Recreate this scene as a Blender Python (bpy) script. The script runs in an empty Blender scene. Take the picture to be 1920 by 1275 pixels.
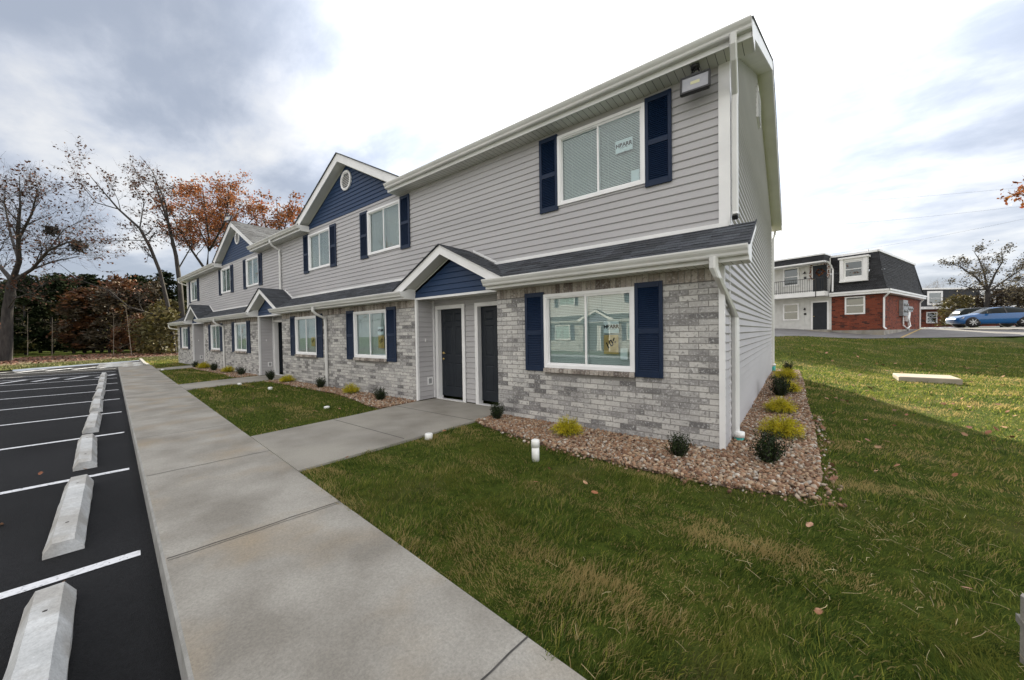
import bpy, math, random
import numpy as np
from mathutils import Vector, Matrix
from mathutils.geometry import delaunay_2d_cdt
S = bpy.context.scene
COL = S.collection

# ---------------------------------------------------------------- camera
F = 685.4
CP = np.array([0.725, -5.224, 1.436])
yaw, pit, rol = 0.662, -0.018, 0.0150
_s, _c = math.sin(yaw), math.cos(yaw)
A = np.array([[_c, _s, 0], [-_s, _c, 0], [0, 0, 1.]])
B = np.array([[1, 0, 0], [0, math.cos(pit), math.sin(pit)], [0, -math.sin(pit), math.cos(pit)]])
Cm = np.array([[math.cos(rol), 0, -math.sin(rol)], [0, 1, 0], [math.sin(rol), 0, math.cos(rol)]])
RM = Cm @ B @ A                       # rows: right, forward, up
cam = bpy.data.cameras.new("camera"); cam.sensor_width = 36; cam.lens = F / 1920 * 36
cam.clip_start = 0.05; cam.clip_end = 3000
camo = bpy.data.objects.new("camera", cam); COL.objects.link(camo); S.camera = camo
r_, f_, u_ = RM
camo.matrix_world = Matrix(((r_[0], u_[0], -f_[0], CP[0]), (r_[1], u_[1], -f_[1], CP[1]), (r_[2], u_[2], -f_[2], CP[2]), (0, 0, 0, 1)))
S.render.resolution_x = 1024; S.render.resolution_y = 680
RT = np.array([_c, _s, 0.]); FW = np.array([-_s, _c, 0.])
def cw(rt, fw, z=0.0):
    p = CP + rt * RT + fw * FW
    return (float(p[0]), float(p[1]), z)
def dp(px, py, depth):
    d = RM.T @ np.array([(px - 960) / F, 1, -(py - 637.5) / F])
    return CP + d * depth

# ---------------------------------------------------------------- world, sun, exposure
SUN_AZ = (-0.40, 0.917); SUN_EL = math.radians(24)
w = bpy.data.worlds.new("World"); S.world = w; w.use_nodes = True
nt = w.node_tree; nt.nodes.clear(); N = nt.nodes.new; Lk = nt.links.new
def wm(op, a, b=None, c=None, clamp=False):
    n = N('ShaderNodeMath'); n.operation = op; n.use_clamp = clamp
    for i, v in enumerate((a, b, c)):
        if v is None: continue
        if isinstance(v, (int, float)): n.inputs[i].default_value = v
        else: Lk(v, n.inputs[i])
    return n.outputs[0]
out = N('ShaderNodeOutputWorld'); bg = N('ShaderNodeBackground'); bg.inputs[1].default_value = 0.10
sky = N('ShaderNodeTexSky'); sky.sky_type = 'NISHITA'; sky.sun_disc = False
sky.sun_elevation = SUN_EL; sky.sun_rotation = math.atan2(SUN_AZ[0], SUN_AZ[1])
tc = N('ShaderNodeTexCoord'); sep = N('ShaderNodeSeparateXYZ'); Lk(tc.outputs['Generated'], sep.inputs[0])
X, Y, Z = sep.outputs
den = wm('ADD', wm('MAXIMUM', Z, 0.0), 0.22)
cb = N('ShaderNodeCombineXYZ')
Lk(wm('DIVIDE', X, den), cb.inputs[0]); Lk(wm('DIVIDE', Y, den), cb.inputs[1])
def wnoise(rot, scale, sx, sy, det, rough=0.55, dist=0.0, off=(0, 0, 0)):
    mp = N('ShaderNodeMapping'); mp.inputs['Rotation'].default_value = (0, 0, rot)
    mp.inputs['Scale'].default_value = (sx, sy, 1); mp.inputs['Location'].default_value = off
    Lk(cb.outputs[0], mp.inputs[0])
    n = N('ShaderNodeTexNoise'); n.inputs['Scale'].default_value = scale; n.inputs['Detail'].default_value = det
    n.inputs['Roughness'].default_value = rough; n.inputs['Distortion'].default_value = dist
    Lk(mp.outputs[0], n.inputs['Vector']); return n.outputs['Fac']
n1 = wnoise(0.5, 1.15, 0.65, 1.15, 9, 0.55, 0.25, (3.1, 1.7, 0))
n2 = wnoise(0.2, 3.1, 0.8, 1.15, 8, 0.58, 0.2, (7.3, 2.1, 0))
def dot(v):
    n = N('ShaderNodeVectorMath'); n.operation = 'DOT_PRODUCT'; Lk(tc.outputs['Generated'], n.inputs[0])
    v = np.array(v, float); v /= np.linalg.norm(v); n.inputs[1].default_value = tuple(v); return n.outputs['Value']
def sstep(x, a, b):
    n = N('ShaderNodeMapRange'); n.interpolation_type = 'SMOOTHSTEP'
    Lk(x, n.inputs[0]); n.inputs[1].default_value = a; n.inputs[2].default_value = b
    return n.outputs[0]
bk = sstep(dot((0.35, -1, 0.35)), -0.1, 0.75)
vl = RM.T @ np.array([-0.85, 1, 0.50]); vr = RM.T @ np.array([1.35, 1, 0.22])
gl = RM.T @ np.array([0.25, 1, 0.75])
left = sstep(dot(vl), 0.62, 0.97)            # heavier cloud bank
right = sstep(dot(vr), 0.80, 0.99)
glow = sstep(dot(gl), 0.70, 1.0)             # thin bright cloud in front of the sun
cl = wm('ADD', wm('MULTIPLY', n1, 0.62), wm('MULTIPLY', n2, 0.38))
cfac = sstep(wm('ADD', cl, wm('ADD', wm('MULTIPLY', wm('ADD', left, wm('MULTIPLY', right, 1.1)), -0.042), wm('MULTIPLY', glow, 0.10))), 0.385, 0.60)
ramp = N('ShaderNodeValToRGB'); e = ramp.color_ramp.elements
e[0].position = 0; e[0].color = (0.47, 0.525, 0.635, 1); e[1].position = 1; e[1].color = (1.0, 1.0, 1.0, 1)
m = e.new(0.45); m.color = (0.70, 0.745, 0.84, 1)
Lk(cfac, ramp.inputs[0])
rs = sstep(dot((1, 0.15, 0.3)), 0.35, 0.95)
base = wm('ADD', wm('ADD', wm('ADD', wm('MULTIPLY', rs, 0.90), wm('MULTIPLY_ADD', bk, 0.42, 0.98)), wm('MULTIPLY', glow, 1.1)), wm('ADD', wm('MULTIPLY', left, -0.12), wm('MULTIPLY', right, -0.08)))
wmx = N('ShaderNodeMixRGB'); Lk(wm('MULTIPLY', bk, 0.85), wmx.inputs[0]); Lk(ramp.outputs[0], wmx.inputs[1]); wmx.inputs[2].default_value = (1.0, 0.965, 0.92, 1)
sc = N('ShaderNodeVectorMath'); sc.operation = 'SCALE'; Lk(wmx.outputs[0], sc.inputs[0]); Lk(wm('MULTIPLY', base, 10.0 / 2 ** 1.3), sc.inputs['Scale'])
mx = N('ShaderNodeMixRGB'); mx.inputs[0].default_value = 0.93; Lk(sky.outputs[0], mx.inputs[1]); Lk(sc.outputs[0], mx.inputs[2])
Lk(mx.outputs[0], bg.inputs[0]); Lk(bg.outputs[0], out.inputs[0])
sl = bpy.data.lights.new("sun", 'SUN'); sl.energy = 5.0; sl.angle = math.radians(0.8); sl.color = (1, 0.90, 0.70)
so = bpy.data.objects.new("sun", sl); COL.objects.link(so)
sd = Vector((SUN_AZ[0] * math.cos(SUN_EL), SUN_AZ[1] * math.cos(SUN_EL), math.sin(SUN_EL)))
so.rotation_euler = sd.to_track_quat('Z', 'Y').to_euler()
S.view_settings.view_transform = 'Standard'; S.view_settings.look = 'None'
S.view_settings.exposure = 1.36; S.view_settings.gamma = 1
try:
    S.cycles.max_bounces = 8; S.cycles.transparent_max_bounces = 16
except Exception: pass

# ---------------------------------------------------------------- materials
def mat(name, c1, c2=None, scale=5.0, rough=0.6, bump=0.0, bscale=60.0, island=0.0, metal=0.0, spec=0.5, det=5, lo=0.35, hi=0.65,
        c3=None, scale3=0.7, stretch=None, twosided=False, trans=0.0, lo3=0.45, hi3=0.62, bdist=0.02, fine=0.0, fscale=110):
    m = bpy.data.materials.new(name); m.use_nodes = True; t = m.node_tree; b = t.nodes['Principled BSDF']
    N = t.nodes.new; L = t.links.new
    b.inputs['Roughness'].default_value = rough; b.inputs['Metallic'].default_value = metal
    b.inputs['Specular IOR Level'].default_value = spec
    tc = N('ShaderNodeTexCoord'); vec = tc.outputs['Object']
    if stretch:
        mp = N('ShaderNodeMapping'); mp.inputs['Scale'].default_value = stretch; L(vec, mp.inputs[0]); vec = mp.outputs[0]
    col = None
    if c2 is None: c2 = tuple(min(1, x * 1.08) for x in c1)
    n = N('ShaderNodeTexNoise'); n.inputs['Scale'].default_value = scale; n.inputs['Detail'].default_value = det; L(vec, n.inputs['Vector'])
    mr = N('ShaderNodeMapRange'); mr.inputs[1].default_value = lo; mr.inputs[2].default_value = hi; L(n.outputs['Fac'], mr.inputs[0])
    mixn = N('ShaderNodeMixRGB'); mixn.inputs[1].default_value = (*c1, 1); mixn.inputs[2].default_value = (*c2, 1); L(mr.outputs[0], mixn.inputs[0])
    col = mixn.outputs[0]
    if c3 is not None:
        n3 = N('ShaderNodeTexNoise'); n3.inputs['Scale'].default_value = scale3; n3.inputs['Detail'].default_value = 6; L(vec, n3.inputs['Vector'])
        m3 = N('ShaderNodeMapRange'); m3.inputs[1].default_value = lo3; m3.inputs[2].default_value = hi3; L(n3.outputs['Fac'], m3.inputs[0])
        mx3 = N('ShaderNodeMixRGB'); mx3.inputs[2].default_value = (*c3, 1); L(col, mx3.inputs[1]); L(m3.outputs[0], mx3.inputs[0]); col = mx3.outputs[0]
    if fine:
        nf = N('ShaderNodeTexNoise'); nf.inputs['Scale'].default_value = fscale; nf.inputs['Detail'].default_value = 5; nf.inputs['Roughness'].default_value = .75; L(vec, nf.inputs['Vector'])
        mf = N('ShaderNodeMapRange'); mf.inputs[1].default_value = .3; mf.inputs[2].default_value = .7; mf.inputs[3].default_value = 1 - fine; mf.inputs[4].default_value = 1 + fine; L(nf.outputs['Fac'], mf.inputs[0])
        vm = N('ShaderNodeVectorMath'); vm.operation = 'SCALE'; L(col, vm.inputs[0]); L(mf.outputs[0], vm.inputs['Scale']); col = vm.outputs[0]
    if island:
        g = N('ShaderNodeNewGeometry'); hv = N('ShaderNodeHueSaturation')
        r = N('ShaderNodeMapRange'); r.inputs[3].default_value = 1 - island; r.inputs[4].default_value = 1 + island
        L(g.outputs['Random Per Island'], r.inputs[0]); L(r.outputs[0], hv.inputs['Value'])
        h2 = N('ShaderNodeMath'); h2.operation = 'MULTIPLY_ADD'; h2.inputs[1].default_value = 0.03; h2.inputs[2].default_value = 0.485
        fr = N('ShaderNodeMath'); fr.operation = 'FRACT'; q = N('ShaderNodeMath'); q.operation = 'MULTIPLY'; q.inputs[1].default_value = 17.3
        L(g.outputs['Random Per Island'], q.inputs[0]); L(q.outputs[0], fr.inputs[0]); L(fr.outputs[0], h2.inputs[0]); L(h2.outputs[0], hv.inputs['Hue'])
        L(col, hv.inputs['Color']); col = hv.outputs[0]
    L(col, b.inputs['Base Color'])
    if bump:
        nb = N('ShaderNodeTexNoise'); nb.inputs['Scale'].default_value = bscale; nb.inputs['Detail'].default_value = 4; L(vec, nb.inputs['Vector'])
        bp = N('ShaderNodeBump'); bp.inputs['Strength'].default_value = bump; bp.inputs['Distance'].default_value = bdist
        L(nb.outputs['Fac'], bp.inputs['Height']); L(bp.outputs[0], b.inputs['Normal'])
    if trans:
        tr = N('ShaderNodeBsdfTranslucent'); L(col, tr.inputs[0]); ms = N('ShaderNodeMixShader'); ms.inputs[0].default_value = trans
        L(b.outputs[0], ms.inputs[1]); L(tr.outputs[0], ms.inputs[2]); L(ms.outputs[0], t.nodes['Material Output'].inputs[0])
    return m
def glassmat(name, tint, base=0.16, power=0.75, wav=0.0):
    m = bpy.data.materials.new(name); m.use_nodes = True; t = m.node_tree; t.nodes.clear(); N = t.nodes.new; L = t.links.new
    o = N('ShaderNodeOutputMaterial'); tr = N('ShaderNodeBsdfTransparent'); tr.inputs[0].default_value = (*tint, 1)
    g = N('ShaderNodeBsdfGlossy'); g.inputs['Roughness'].default_value = 0.0; g.inputs[0].default_value = (0.9, 0.95, 0.95, 1)
    f = N('ShaderNodeFresnel'); f.inputs[0].default_value = 1.5
    a = N('ShaderNodeMath'); a.operation = 'MULTIPLY_ADD'; a.inputs[1].default_value = power; a.inputs[2].default_value = base; a.use_clamp = True
    L(f.outputs[0], a.inputs[0]); ms = N('ShaderNodeMixShader'); L(a.outputs[0], ms.inputs[0]); L(tr.outputs[0], ms.inputs[1]); L(g.outputs[0], ms.inputs[2])
    if wav:
        n = N('ShaderNodeTexNoise'); n.inputs['Scale'].default_value = 1.3; bp = N('ShaderNodeBump'); bp.inputs['Strength'].default_value = wav; bp.inputs['Distance'].default_value = 0.02
        L(n.outputs['Fac'], bp.inputs['Height']); L(bp.outputs[0], g.inputs['Normal'])
    L(ms.outputs[0], o.inputs[0]); return m

M = {}
M['siding'] = mat('grey_vinyl_siding', (0.385, 0.377, 0.387), (0.425, 0.416, 0.425), 1.3, rough=0.50, bump=0.3, bscale=5, stretch=(.35, .35, 1.5), bdist=.008)
M['side_siding'] = M['siding']
M['blue'] = mat('blue_vinyl_siding', (0.010, 0.033, 0.090), (0.012, 0.038, 0.102), 2, rough=0.5, spec=.35, bump=0.1, bscale=300, bdist=.002)
M['shutter'] = mat('navy_shutter_vinyl', (0.0035, 0.014, 0.042), (0.0042, 0.0165, 0.049), 3, rough=0.5, spec=.3)
M['trim'] = mat('white_trim', (0.74, 0.74, 0.745), (0.82, 0.82, 0.82), 2.2, rough=0.38, bump=0.05, bscale=20)
M['soffit'] = mat('white_soffit', (0.60, 0.60, 0.56), (0.66, 0.66, 0.62), 2, rough=0.5)
M['frame'] = mat('white_window_vinyl', (0.80, 0.80, 0.81), (0.85, 0.85, 0.86), 3, rough=0.35)
M['gutter'] = mat('white_gutter', (0.60, 0.60, 0.585), (0.68, 0.68, 0.665), 1.5, rough=0.33, bump=0.04, bscale=8)
M['door'] = mat('charcoal_door_paint', (0.012, 0.016, 0.023), (0.016, 0.021, 0.029), 4, rough=0.5, spec=.3)
M['brass'] = mat('brass', (0.55, 0.40, 0.15), None, 5, rough=0.3, metal=1)
M['black'] = mat('black_plastic', (0.012, 0.012, 0.013), None, 5, rough=0.4)
M['lens'] = mat('frosted_lamp_lens', (0.26, 0.27, 0.30), (0.33, 0.33, 0.36), 6, rough=0.25)
M['led'] = mat('yellow_led_panel', (0.50, 0.49, 0.30), None, 6, rough=0.4)
M['teal'] = mat('teal_drain_pipe', (0.02, 0.30, 0.27), (0.03, 0.34, 0.30), 5, rough=0.5)
M['mortar'] = mat('grey_mortar', (0.21, 0.20, 0.19), (0.27, 0.26, 0.25), 30, rough=0.95, bump=0.4, bscale=200, bdist=.003)
M['glass'] = glassmat('window_glass', (0.74, 0.84, 0.845), 0.08, 0.75, 0.05)
M['glass_dark'] = glassmat('dark_glass', (0.10, 0.12, 0.12), 0.10, 1.0)
M['blind'] = mat('white_blind_slats', (0.74, 0.77, 0.75), (0.80, 0.82, 0.80), 3, rough=0.5)
M['paper'] = mat('white_paper', (0.82, 0.84, 0.86), (0.88, 0.90, 0.92), 3, rough=0.7)
M['bag'] = mat('yellow_manila_envelope', (0.60, 0.40, 0.15), (0.70, 0.50, 0.24), 9, rough=0.6, bump=0.4, bscale=14)
M['ink'] = mat('black_ink', (0.012, 0.012, 0.014), None, 3, rough=0.6)
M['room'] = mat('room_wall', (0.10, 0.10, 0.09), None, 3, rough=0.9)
M['pvc'] = mat('white_pvc', (0.78, 0.78, 0.76), (0.82, 0.82, 0.80), 12, rough=0.4)
M['conc'] = mat('concrete', (0.215, 0.198, 0.170), (0.335, 0.317, 0.282), 1.7, rough=0.85, bump=0.35, bscale=160, c3=(0.30, 0.245, 0.175), scale3=1.3, lo3=.52, hi3=.78, det=10, bdist=.004, fine=.22, fscale=70)
M['conc_path'] = mat('path_concrete', (0.200, 0.183, 0.156), (0.295, 0.276, 0.243), 1.6, rough=0.88, bump=0.35, bscale=160, c3=(0.32, 0.30, 0.26), scale3=0.6, det=9, bdist=.004, fine=.16)
M['kerb'] = mat('pale_kerb_concrete', (0.25, 0.245, 0.23), (0.35, 0.345, 0.33), 7, rough=0.85, bump=0.4, bscale=120, det=8, bdist=.004, fine=.18)
M['stop'] = mat('wheel_stop_concrete', (0.44, 0.45, 0.45), (0.58, 0.59, 0.59), 5, rough=0.85, bump=0.6, bscale=70, det=8, c3=(0.38, 0.37, 0.35), scale3=3.2, bdist=.005, fine=.2, fscale=60)
M['joint'] = mat('dark_joint', (0.04, 0.038, 0.035), (0.08, 0.075, 0.07), 8, rough=0.95)
M['asphalt'] = mat('new_asphalt', (0.0045, 0.0048, 0.0056), (0.0095, 0.0098, 0.011), 1.1, rough=0.78, bump=0.8, bscale=150, det=10, c3=(0.013, 0.0133, 0.015), scale3=0.35, bdist=.008, spec=.20, fine=.6, fscale=55)
M['asphalt_old'] = mat('old_asphalt', (0.14, 0.135, 0.135), (0.19, 0.185, 0.185), 1.5, rough=0.9, bump=0.3, bscale=80, det=8)
M['paint'] = mat('white_road_paint', (0.50, 0.51, 0.53), (0.72, 0.73, 0.76), 26, rough=0.7, det=8, lo=.3, hi=.5, c3=(0.14, 0.14, 0.15), scale3=28, lo3=.60, hi3=.68)
M['paint_y'] = mat('yellow_road_paint', (0.45, 0.32, 0.12), (0.5, 0.36, 0.14), 6, rough=0.8)
M['lawn'] = mat('lawn_soil', (0.040, 0.058, 0.010), (0.085, 0.115, 0.020), 9, rough=1.0, spec=.05, bump=0.9, bscale=55, c3=(0.125, 0.115, 0.045), scale3=0.55, lo3=.52, hi3=.68, det=9, bdist=.05)
M['gravel_base'] = mat('gravel_bed_soil', (0.10, 0.065, 0.045), (0.22, 0.15, 0.11), 40, rough=0.95, bump=0.8, bscale=60)
M['litter'] = mat('leaf_litter', (0.045, 0.018, 0.010), (0.10, 0.042, 0.022), 6, rough=0.95, bump=0.8, bscale=30, c3=(0.15, 0.13, 0.06), scale3=0.4)
M['shingle'] = mat('dark_slate_shingle', (0.030, 0.034, 0.042), (0.060, 0.066, 0.078), 60, rough=0.9, bump=0.6, bscale=400, island=0.42, bdist=.004)
M['shingle_up'] = mat('weathered_slate_shingle', (0.060, 0.066, 0.074), (0.105, 0.11, 0.12), 60, rough=0.9, bump=0.5, bscale=300, island=0.35, bdist=.004)
M['bark'] = mat('dark_bark', (0.016, 0.014, 0.014), (0.045, 0.039, 0.036), 7, rough=0.95, bump=0.8, bscale=20, stretch=(1, 1, .25))
M['bark_pale'] = mat('pale_bark', (0.14, 0.115, 0.09), (0.24, 0.20, 0.16), 7, rough=0.95, stretch=(1, 1, .3))
M['oak_leaf'] = mat('rust_oak_leaf', (0.17, 0.056, 0.018), (0.30, 0.110, 0.030), 3, rough=0.6, island=0.45, trans=0.35)
M['brown_leaf'] = mat('brown_oak_leaf', (0.050, 0.026, 0.018), (0.105, 0.046, 0.026), 3, rough=0.8, spec=.2, island=0.5, trans=0.15)
M['evergreen'] = mat('evergreen_needles', (0.007, 0.014, 0.006), (0.020, 0.027, 0.009), 0.6, rough=0.95, spec=.1, island=0.5, c3=(0.055, 0.048, 0.012), scale3=.22, lo3=.52, hi3=.70)
M['rust_bush'] = mat('rust_foliage', (0.065, 0.026, 0.009), (0.14, 0.058, 0.016), 0.8, rough=0.7, island=0.5, trans=.2)
M['olive_bush'] = mat('olive_foliage', (0.055, 0.050, 0.014), (0.12, 0.095, 0.025), 0.8, rough=0.7, island=0.5, trans=.2)
M['brown_bush'] = mat('brown_hedge_foliage', (0.026, 0.017, 0.009), (0.060, 0.042, 0.017), 0.9, rough=0.7, island=0.5, trans=.2)
M['box_leaf'] = mat('dark_boxwood_leaf', (0.009, 0.017, 0.004), (0.022, 0.036, 0.008), 14, rough=0.6, spec=.2, island=0.5)
M['gold_leaf'] = mat('golden_cypress_leaf', (0.36, 0.33, 0.012), (0.62, 0.52, 0.02), 9, rough=0.6, island=0.35, trans=.3)
M['gold_under'] = mat('green_cypress_under', (0.05, 0.07, 0.012), (0.10, 0.12, 0.02), 9, rough=0.6, island=0.4)

def brickmat(name, pale, mid, dark, blotch):
    m = bpy.data.materials.new(name); m.use_nodes = True; t = m.node_tree; b = t.nodes['Principled BSDF']; N = t.nodes.new; L = t.links.new
    b.inputs['Roughness'].default_value = 0.88; b.inputs['Specular IOR Level'].default_value = 0.25
    tc = N('ShaderNodeTexCoord'); g = N('ShaderNodeNewGeometry')
    rp = N('ShaderNodeValToRGB'); e = rp.color_ramp.elements; e[0].color = (*dark, 1); e[1].color = (*pale, 1)
    k = e.new(0.30); k.color = (*mid, 1); k = e.new(0.62); k.color = (*[(x + y) / 2 for x, y in zip(mid, pale)], 1)
    # clustered: neighbouring bricks lean the same way
    nz = N('ShaderNodeTexNoise'); nz.inputs['Scale'].default_value = 1.6; nz.inputs['Detail'].default_value = 2; L(tc.outputs['Object'], nz.inputs[0])
    a = N('ShaderNodeMath'); a.operation = 'MULTIPLY_ADD'; a.inputs[1].default_value = 1.1; a.inputs[2].default_value = -0.58; L(nz.outputs['Fac'], a.inputs[0])
    s = N('ShaderNodeMath'); s.operation = 'ADD'; s.use_clamp = True; L(g.outputs['Random Per Island'], s.inputs[0]); L(a.outputs[0], s.inputs[1])
    L(s.outputs[0], rp.inputs[0])
    n = N('ShaderNodeTexNoise'); n.inputs['Scale'].default_value = 38; n.inputs['Detail'].default_value = 6; n.inputs['Roughness'].default_value = .7; L(tc.outputs['Object'], n.inputs[0])
    mr = N('ShaderNodeMapRange'); mr.inputs[1].default_value = .52; mr.inputs[2].default_value = .68; mr.inputs[4].default_value = .75; L(n.outputs['Fac'], mr.inputs[0])
    mx = N('ShaderNodeMixRGB'); mx.inputs[2].default_value = (*blotch, 1); L(rp.outputs[0], mx.inputs[1]); L(mr.outputs[0], mx.inputs[0])
    n2 = N('ShaderNodeTexNoise'); n2.inputs['Scale'].default_value = 23; n2.inputs['Detail'].default_value = 5
    mpp = N('ShaderNodeMapping'); mpp.inputs['Location'].default_value = (9, 4, 2); L(tc.outputs['Object'], mpp.inputs[0]); L(mpp.outputs[0], n2.inputs[0])
    m2 = N('ShaderNodeMapRange'); m2.inputs[1].default_value = .55; m2.inputs[2].default_value = .68; m2.inputs[4].default_value = .7; L(n2.outputs['Fac'], m2.inputs[0])
    mx2 = N('ShaderNodeMixRGB'); mx2.inputs[2].default_value = (*dark, 1); L(mx.outputs[0], mx2.inputs[1]); L(m2.outputs[0], mx2.inputs[0])
    L(mx2.outputs[0], b.inputs['Base Color'])
    bp = N('ShaderNodeBump'); bp.inputs['Strength'].default_value = .7; bp.inputs['Distance'].default_value = .006; L(n.outputs['Fac'], bp.inputs['Height']); L(bp.outputs[0], b.inputs['Normal'])
    return m
M['brick'] = brickmat('tumbled_grey_brick', (0.56, 0.545, 0.52), (0.34, 0.33, 0.325), (0.15, 0.145, 0.145), (0.66, 0.66, 0.66))
M['brick_cap'] = brickmat('brownish_cap_brick', (0.44, 0.40, 0.36), (0.27, 0.235, 0.205), (0.13, 0.105, 0.095), (0.58, 0.56, 0.54))
M['brick_red'] = brickmat('red_brick', (0.24, 0.062, 0.034), (0.16, 0.040, 0.023), (0.050, 0.022, 0.018), (0.26, 0.08, 0.045))

def stonemat():
    m = bpy.data.materials.new('river_pebble'); m.use_nodes = True; t = m.node_tree; b = t.nodes['Principled BSDF']; N = t.nodes.new; L = t.links.new
    b.inputs['Roughness'].default_value = 0.8
    g = N('ShaderNodeNewGeometry'); rp = N('ShaderNodeValToRGB'); e = rp.color_ramp.elements
    e[0].color = (0.11, 0.055, 0.033, 1); e[1].color = (0.55, 0.50, 0.43, 1)
    for p, c in ((.2, (.23, .125, .070)), (.45, (.33, .205, .125)), (.65, (.20, .15, .11)), (.82, (.42, .30, .19)), (.93, (.34, .31, .27))):
        k = e.new(p); k.color = (*c, 1)
    L(g.outputs['Random Per Island'], rp.inputs[0])
    tc = N('ShaderNodeTexCoord'); n = N('ShaderNodeTexNoise'); n.inputs['Scale'].default_value = 45; n.inputs['Detail'].default_value = 5; L(tc.outputs['Object'], n.inputs[0])
    mx = N('ShaderNodeMixRGB'); mx.blend_type = 'MULTIPLY'; mx.inputs[0].default_value = .6; L(rp.outputs[0], mx.inputs[1])
    mr = N('ShaderNodeMapRange'); mr.inputs[3].default_value = .6; mr.inputs[4].default_value = 1.35; L(n.outputs['Fac'], mr.inputs[0]); L(mr.outputs[0], mx.inputs[2])
    L(mx.outputs[0], b.inputs['Base Color']); return m
M['pebble'] = stonemat()
def grassmat():
    m = bpy.data.materials.new('grass_blade'); m.use_nodes = True; t = m.node_tree; b = t.nodes['Principled BSDF']; N = t.nodes.new; L = t.links.new
    b.inputs['Roughness'].default_value = 0.8; b.inputs['Specular IOR Level'].default_value = 0.06
    g = N('ShaderNodeNewGeometry'); rp = N('ShaderNodeValToRGB'); e = rp.color_ramp.elements
    e[0].color = (0.028, 0.055, 0.013, 1); e[1].color = (0.31, 0.31, 0.06, 1)
    for p, c in ((.35, (.066, .108, .024)), (.75, (.150, .195, .036))): k = e.new(p); k.color = (*c, 1)
    L(g.outputs['Random Per Island'], rp.inputs[0])
    tc = N('ShaderNodeTexCoord')
    def nz(scale, lo, hi, off=0, st=None):
        mp = N('ShaderNodeMapping'); mp.inputs['Location'].default_value = (off, off, 0)
        if st: mp.inputs['Scale'].default_value = st[0]; mp.inputs['Rotation'].default_value = (0, 0, st[1])
        L(tc.outputs['Object'], mp.inputs[0])
        n = N('ShaderNodeTexNoise'); n.inputs['Scale'].default_value = scale; n.inputs['Detail'].default_value = 6; n.inputs['Roughness'].default_value = .6; L(mp.outputs[0], n.inputs[0])
        r = N('ShaderNodeMapRange'); r.inputs[1].default_value = lo; r.inputs[2].default_value = hi; L(n.outputs['Fac'], r.inputs[0]); return r.outputs[0]
    def mix(c, f, col):
        x = N('ShaderNodeMixRGB'); L(c, x.inputs[1]); L(f, x.inputs[0]); x.inputs[2].default_value = (*col, 1); return x.outputs[0]
    c = mix(rp.outputs[0], nz(1.3, .48, .66, 5), (0.175, 0.190, 0.040))
    # straw coloured: patch noise pushed against a per-blade random so patches stay mixed
    fr = N('ShaderNodeMath'); fr.operation = 'FRACT'; q = N('ShaderNodeMath'); q.operation = 'MULTIPLY'; q.inputs[1].default_value = 31.7
    L(g.outputs['Random Per Island'], q.inputs[0]); L(q.outputs[0], fr.inputs[0])
    st = nz(1.0, .50, .68, 11, ((.55, 2.1, 1), .10)); gt = N('ShaderNodeMath'); gt.operation = 'MULTIPLY_ADD'; gt.inputs[1].default_value = 1.05; gt.inputs[2].default_value = .07; L(st, gt.inputs[0])
    cp = N('ShaderNodeMath'); cp.operation = 'GREATER_THAN'; L(gt.outputs[0], cp.inputs[0]); L(fr.outputs[0], cp.inputs[1])
    c = mix(c, cp.outputs[0], (0.40, 0.31, 0.13))
    L(c, b.inputs['Base Color'])
    tr = N('ShaderNodeBsdfTranslucent'); L(c, tr.inputs[0]); ms = N('ShaderNodeMixShader'); ms.inputs[0].default_value = .45
    L(b.outputs[0], ms.inputs[1]); L(tr.outputs[0], ms.inputs[2]); L(ms.outputs[0], t.nodes['Material Output'].inputs[0])
    return m
M['grass'] = grassmat()
M['straw'] = mat('dry_straw', (0.42, 0.33, 0.17), (0.60, 0.49, 0.28), 5, rough=0.6, island=.3)
M['dead_leaf'] = mat('fallen_oak_leaf', (0.17, 0.065, 0.032), (0.42, 0.26, 0.17), 4, rough=0.8, spec=.1, island=.55)
def paintmat(n, c, r=0.25):
    m = mat(n, c, tuple(x * 1.05 for x in c), 3, rough=r); m.node_tree.nodes['Principled BSDF'].inputs['Coat Weight'].default_value = 0.6
    m.node_tree.nodes['Principled BSDF'].inputs['Coat Roughness'].default_value = 0.05; return m
M['car_blue'] = paintmat('blue_car_paint', (0.004, 0.085, 0.26))
M['car_black'] = paintmat('black_car_paint', (0.010, 0.010, 0.012))
M['car_white'] = paintmat('pale_car_paint', (0.6, 0.62, 0.62))
M['tyre'] = mat('tyre_rubber', (0.014, 0.014, 0.014), None, 9, rough=.8)
M['rim'] = mat('alloy_rim', (0.5, 0.5, 0.52), None, 9, rough=.3, metal=.9)
M['tail'] = mat('red_tail_light', (0.5, 0.01, 0.01), None, 9, rough=.2)
M['head'] = mat('headlight', (0.6, 0.62, 0.65), None, 9, rough=.15)
M['steel'] = mat('grey_meter_box', (0.25, 0.26, 0.27), (0.33, 0.34, 0.35), 5, rough=.5, metal=.2)
M['white_wall'] = mat('white_vertical_siding', (0.55, 0.55, 0.53), (0.63, 0.63, 0.61), 3, rough=.6)
M['mansard'] = mat('black_mansard_shingle', (0.016, 0.017, 0.020), (0.032, 0.033, 0.037), 30, rough=.9, island=.45)
M['iron'] = mat('black_iron', (0.012, 0.012, 0.012), None, 9, rough=.5)
M['greenbox'] = mat('dark_green_metal', (0.010, 0.030, 0.024), (0.014, 0.038, 0.03), 3, rough=.5)
M['wire'] = mat('power_cable', (0.10, 0.11, 0.12), None, 3, rough=.6)

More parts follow.
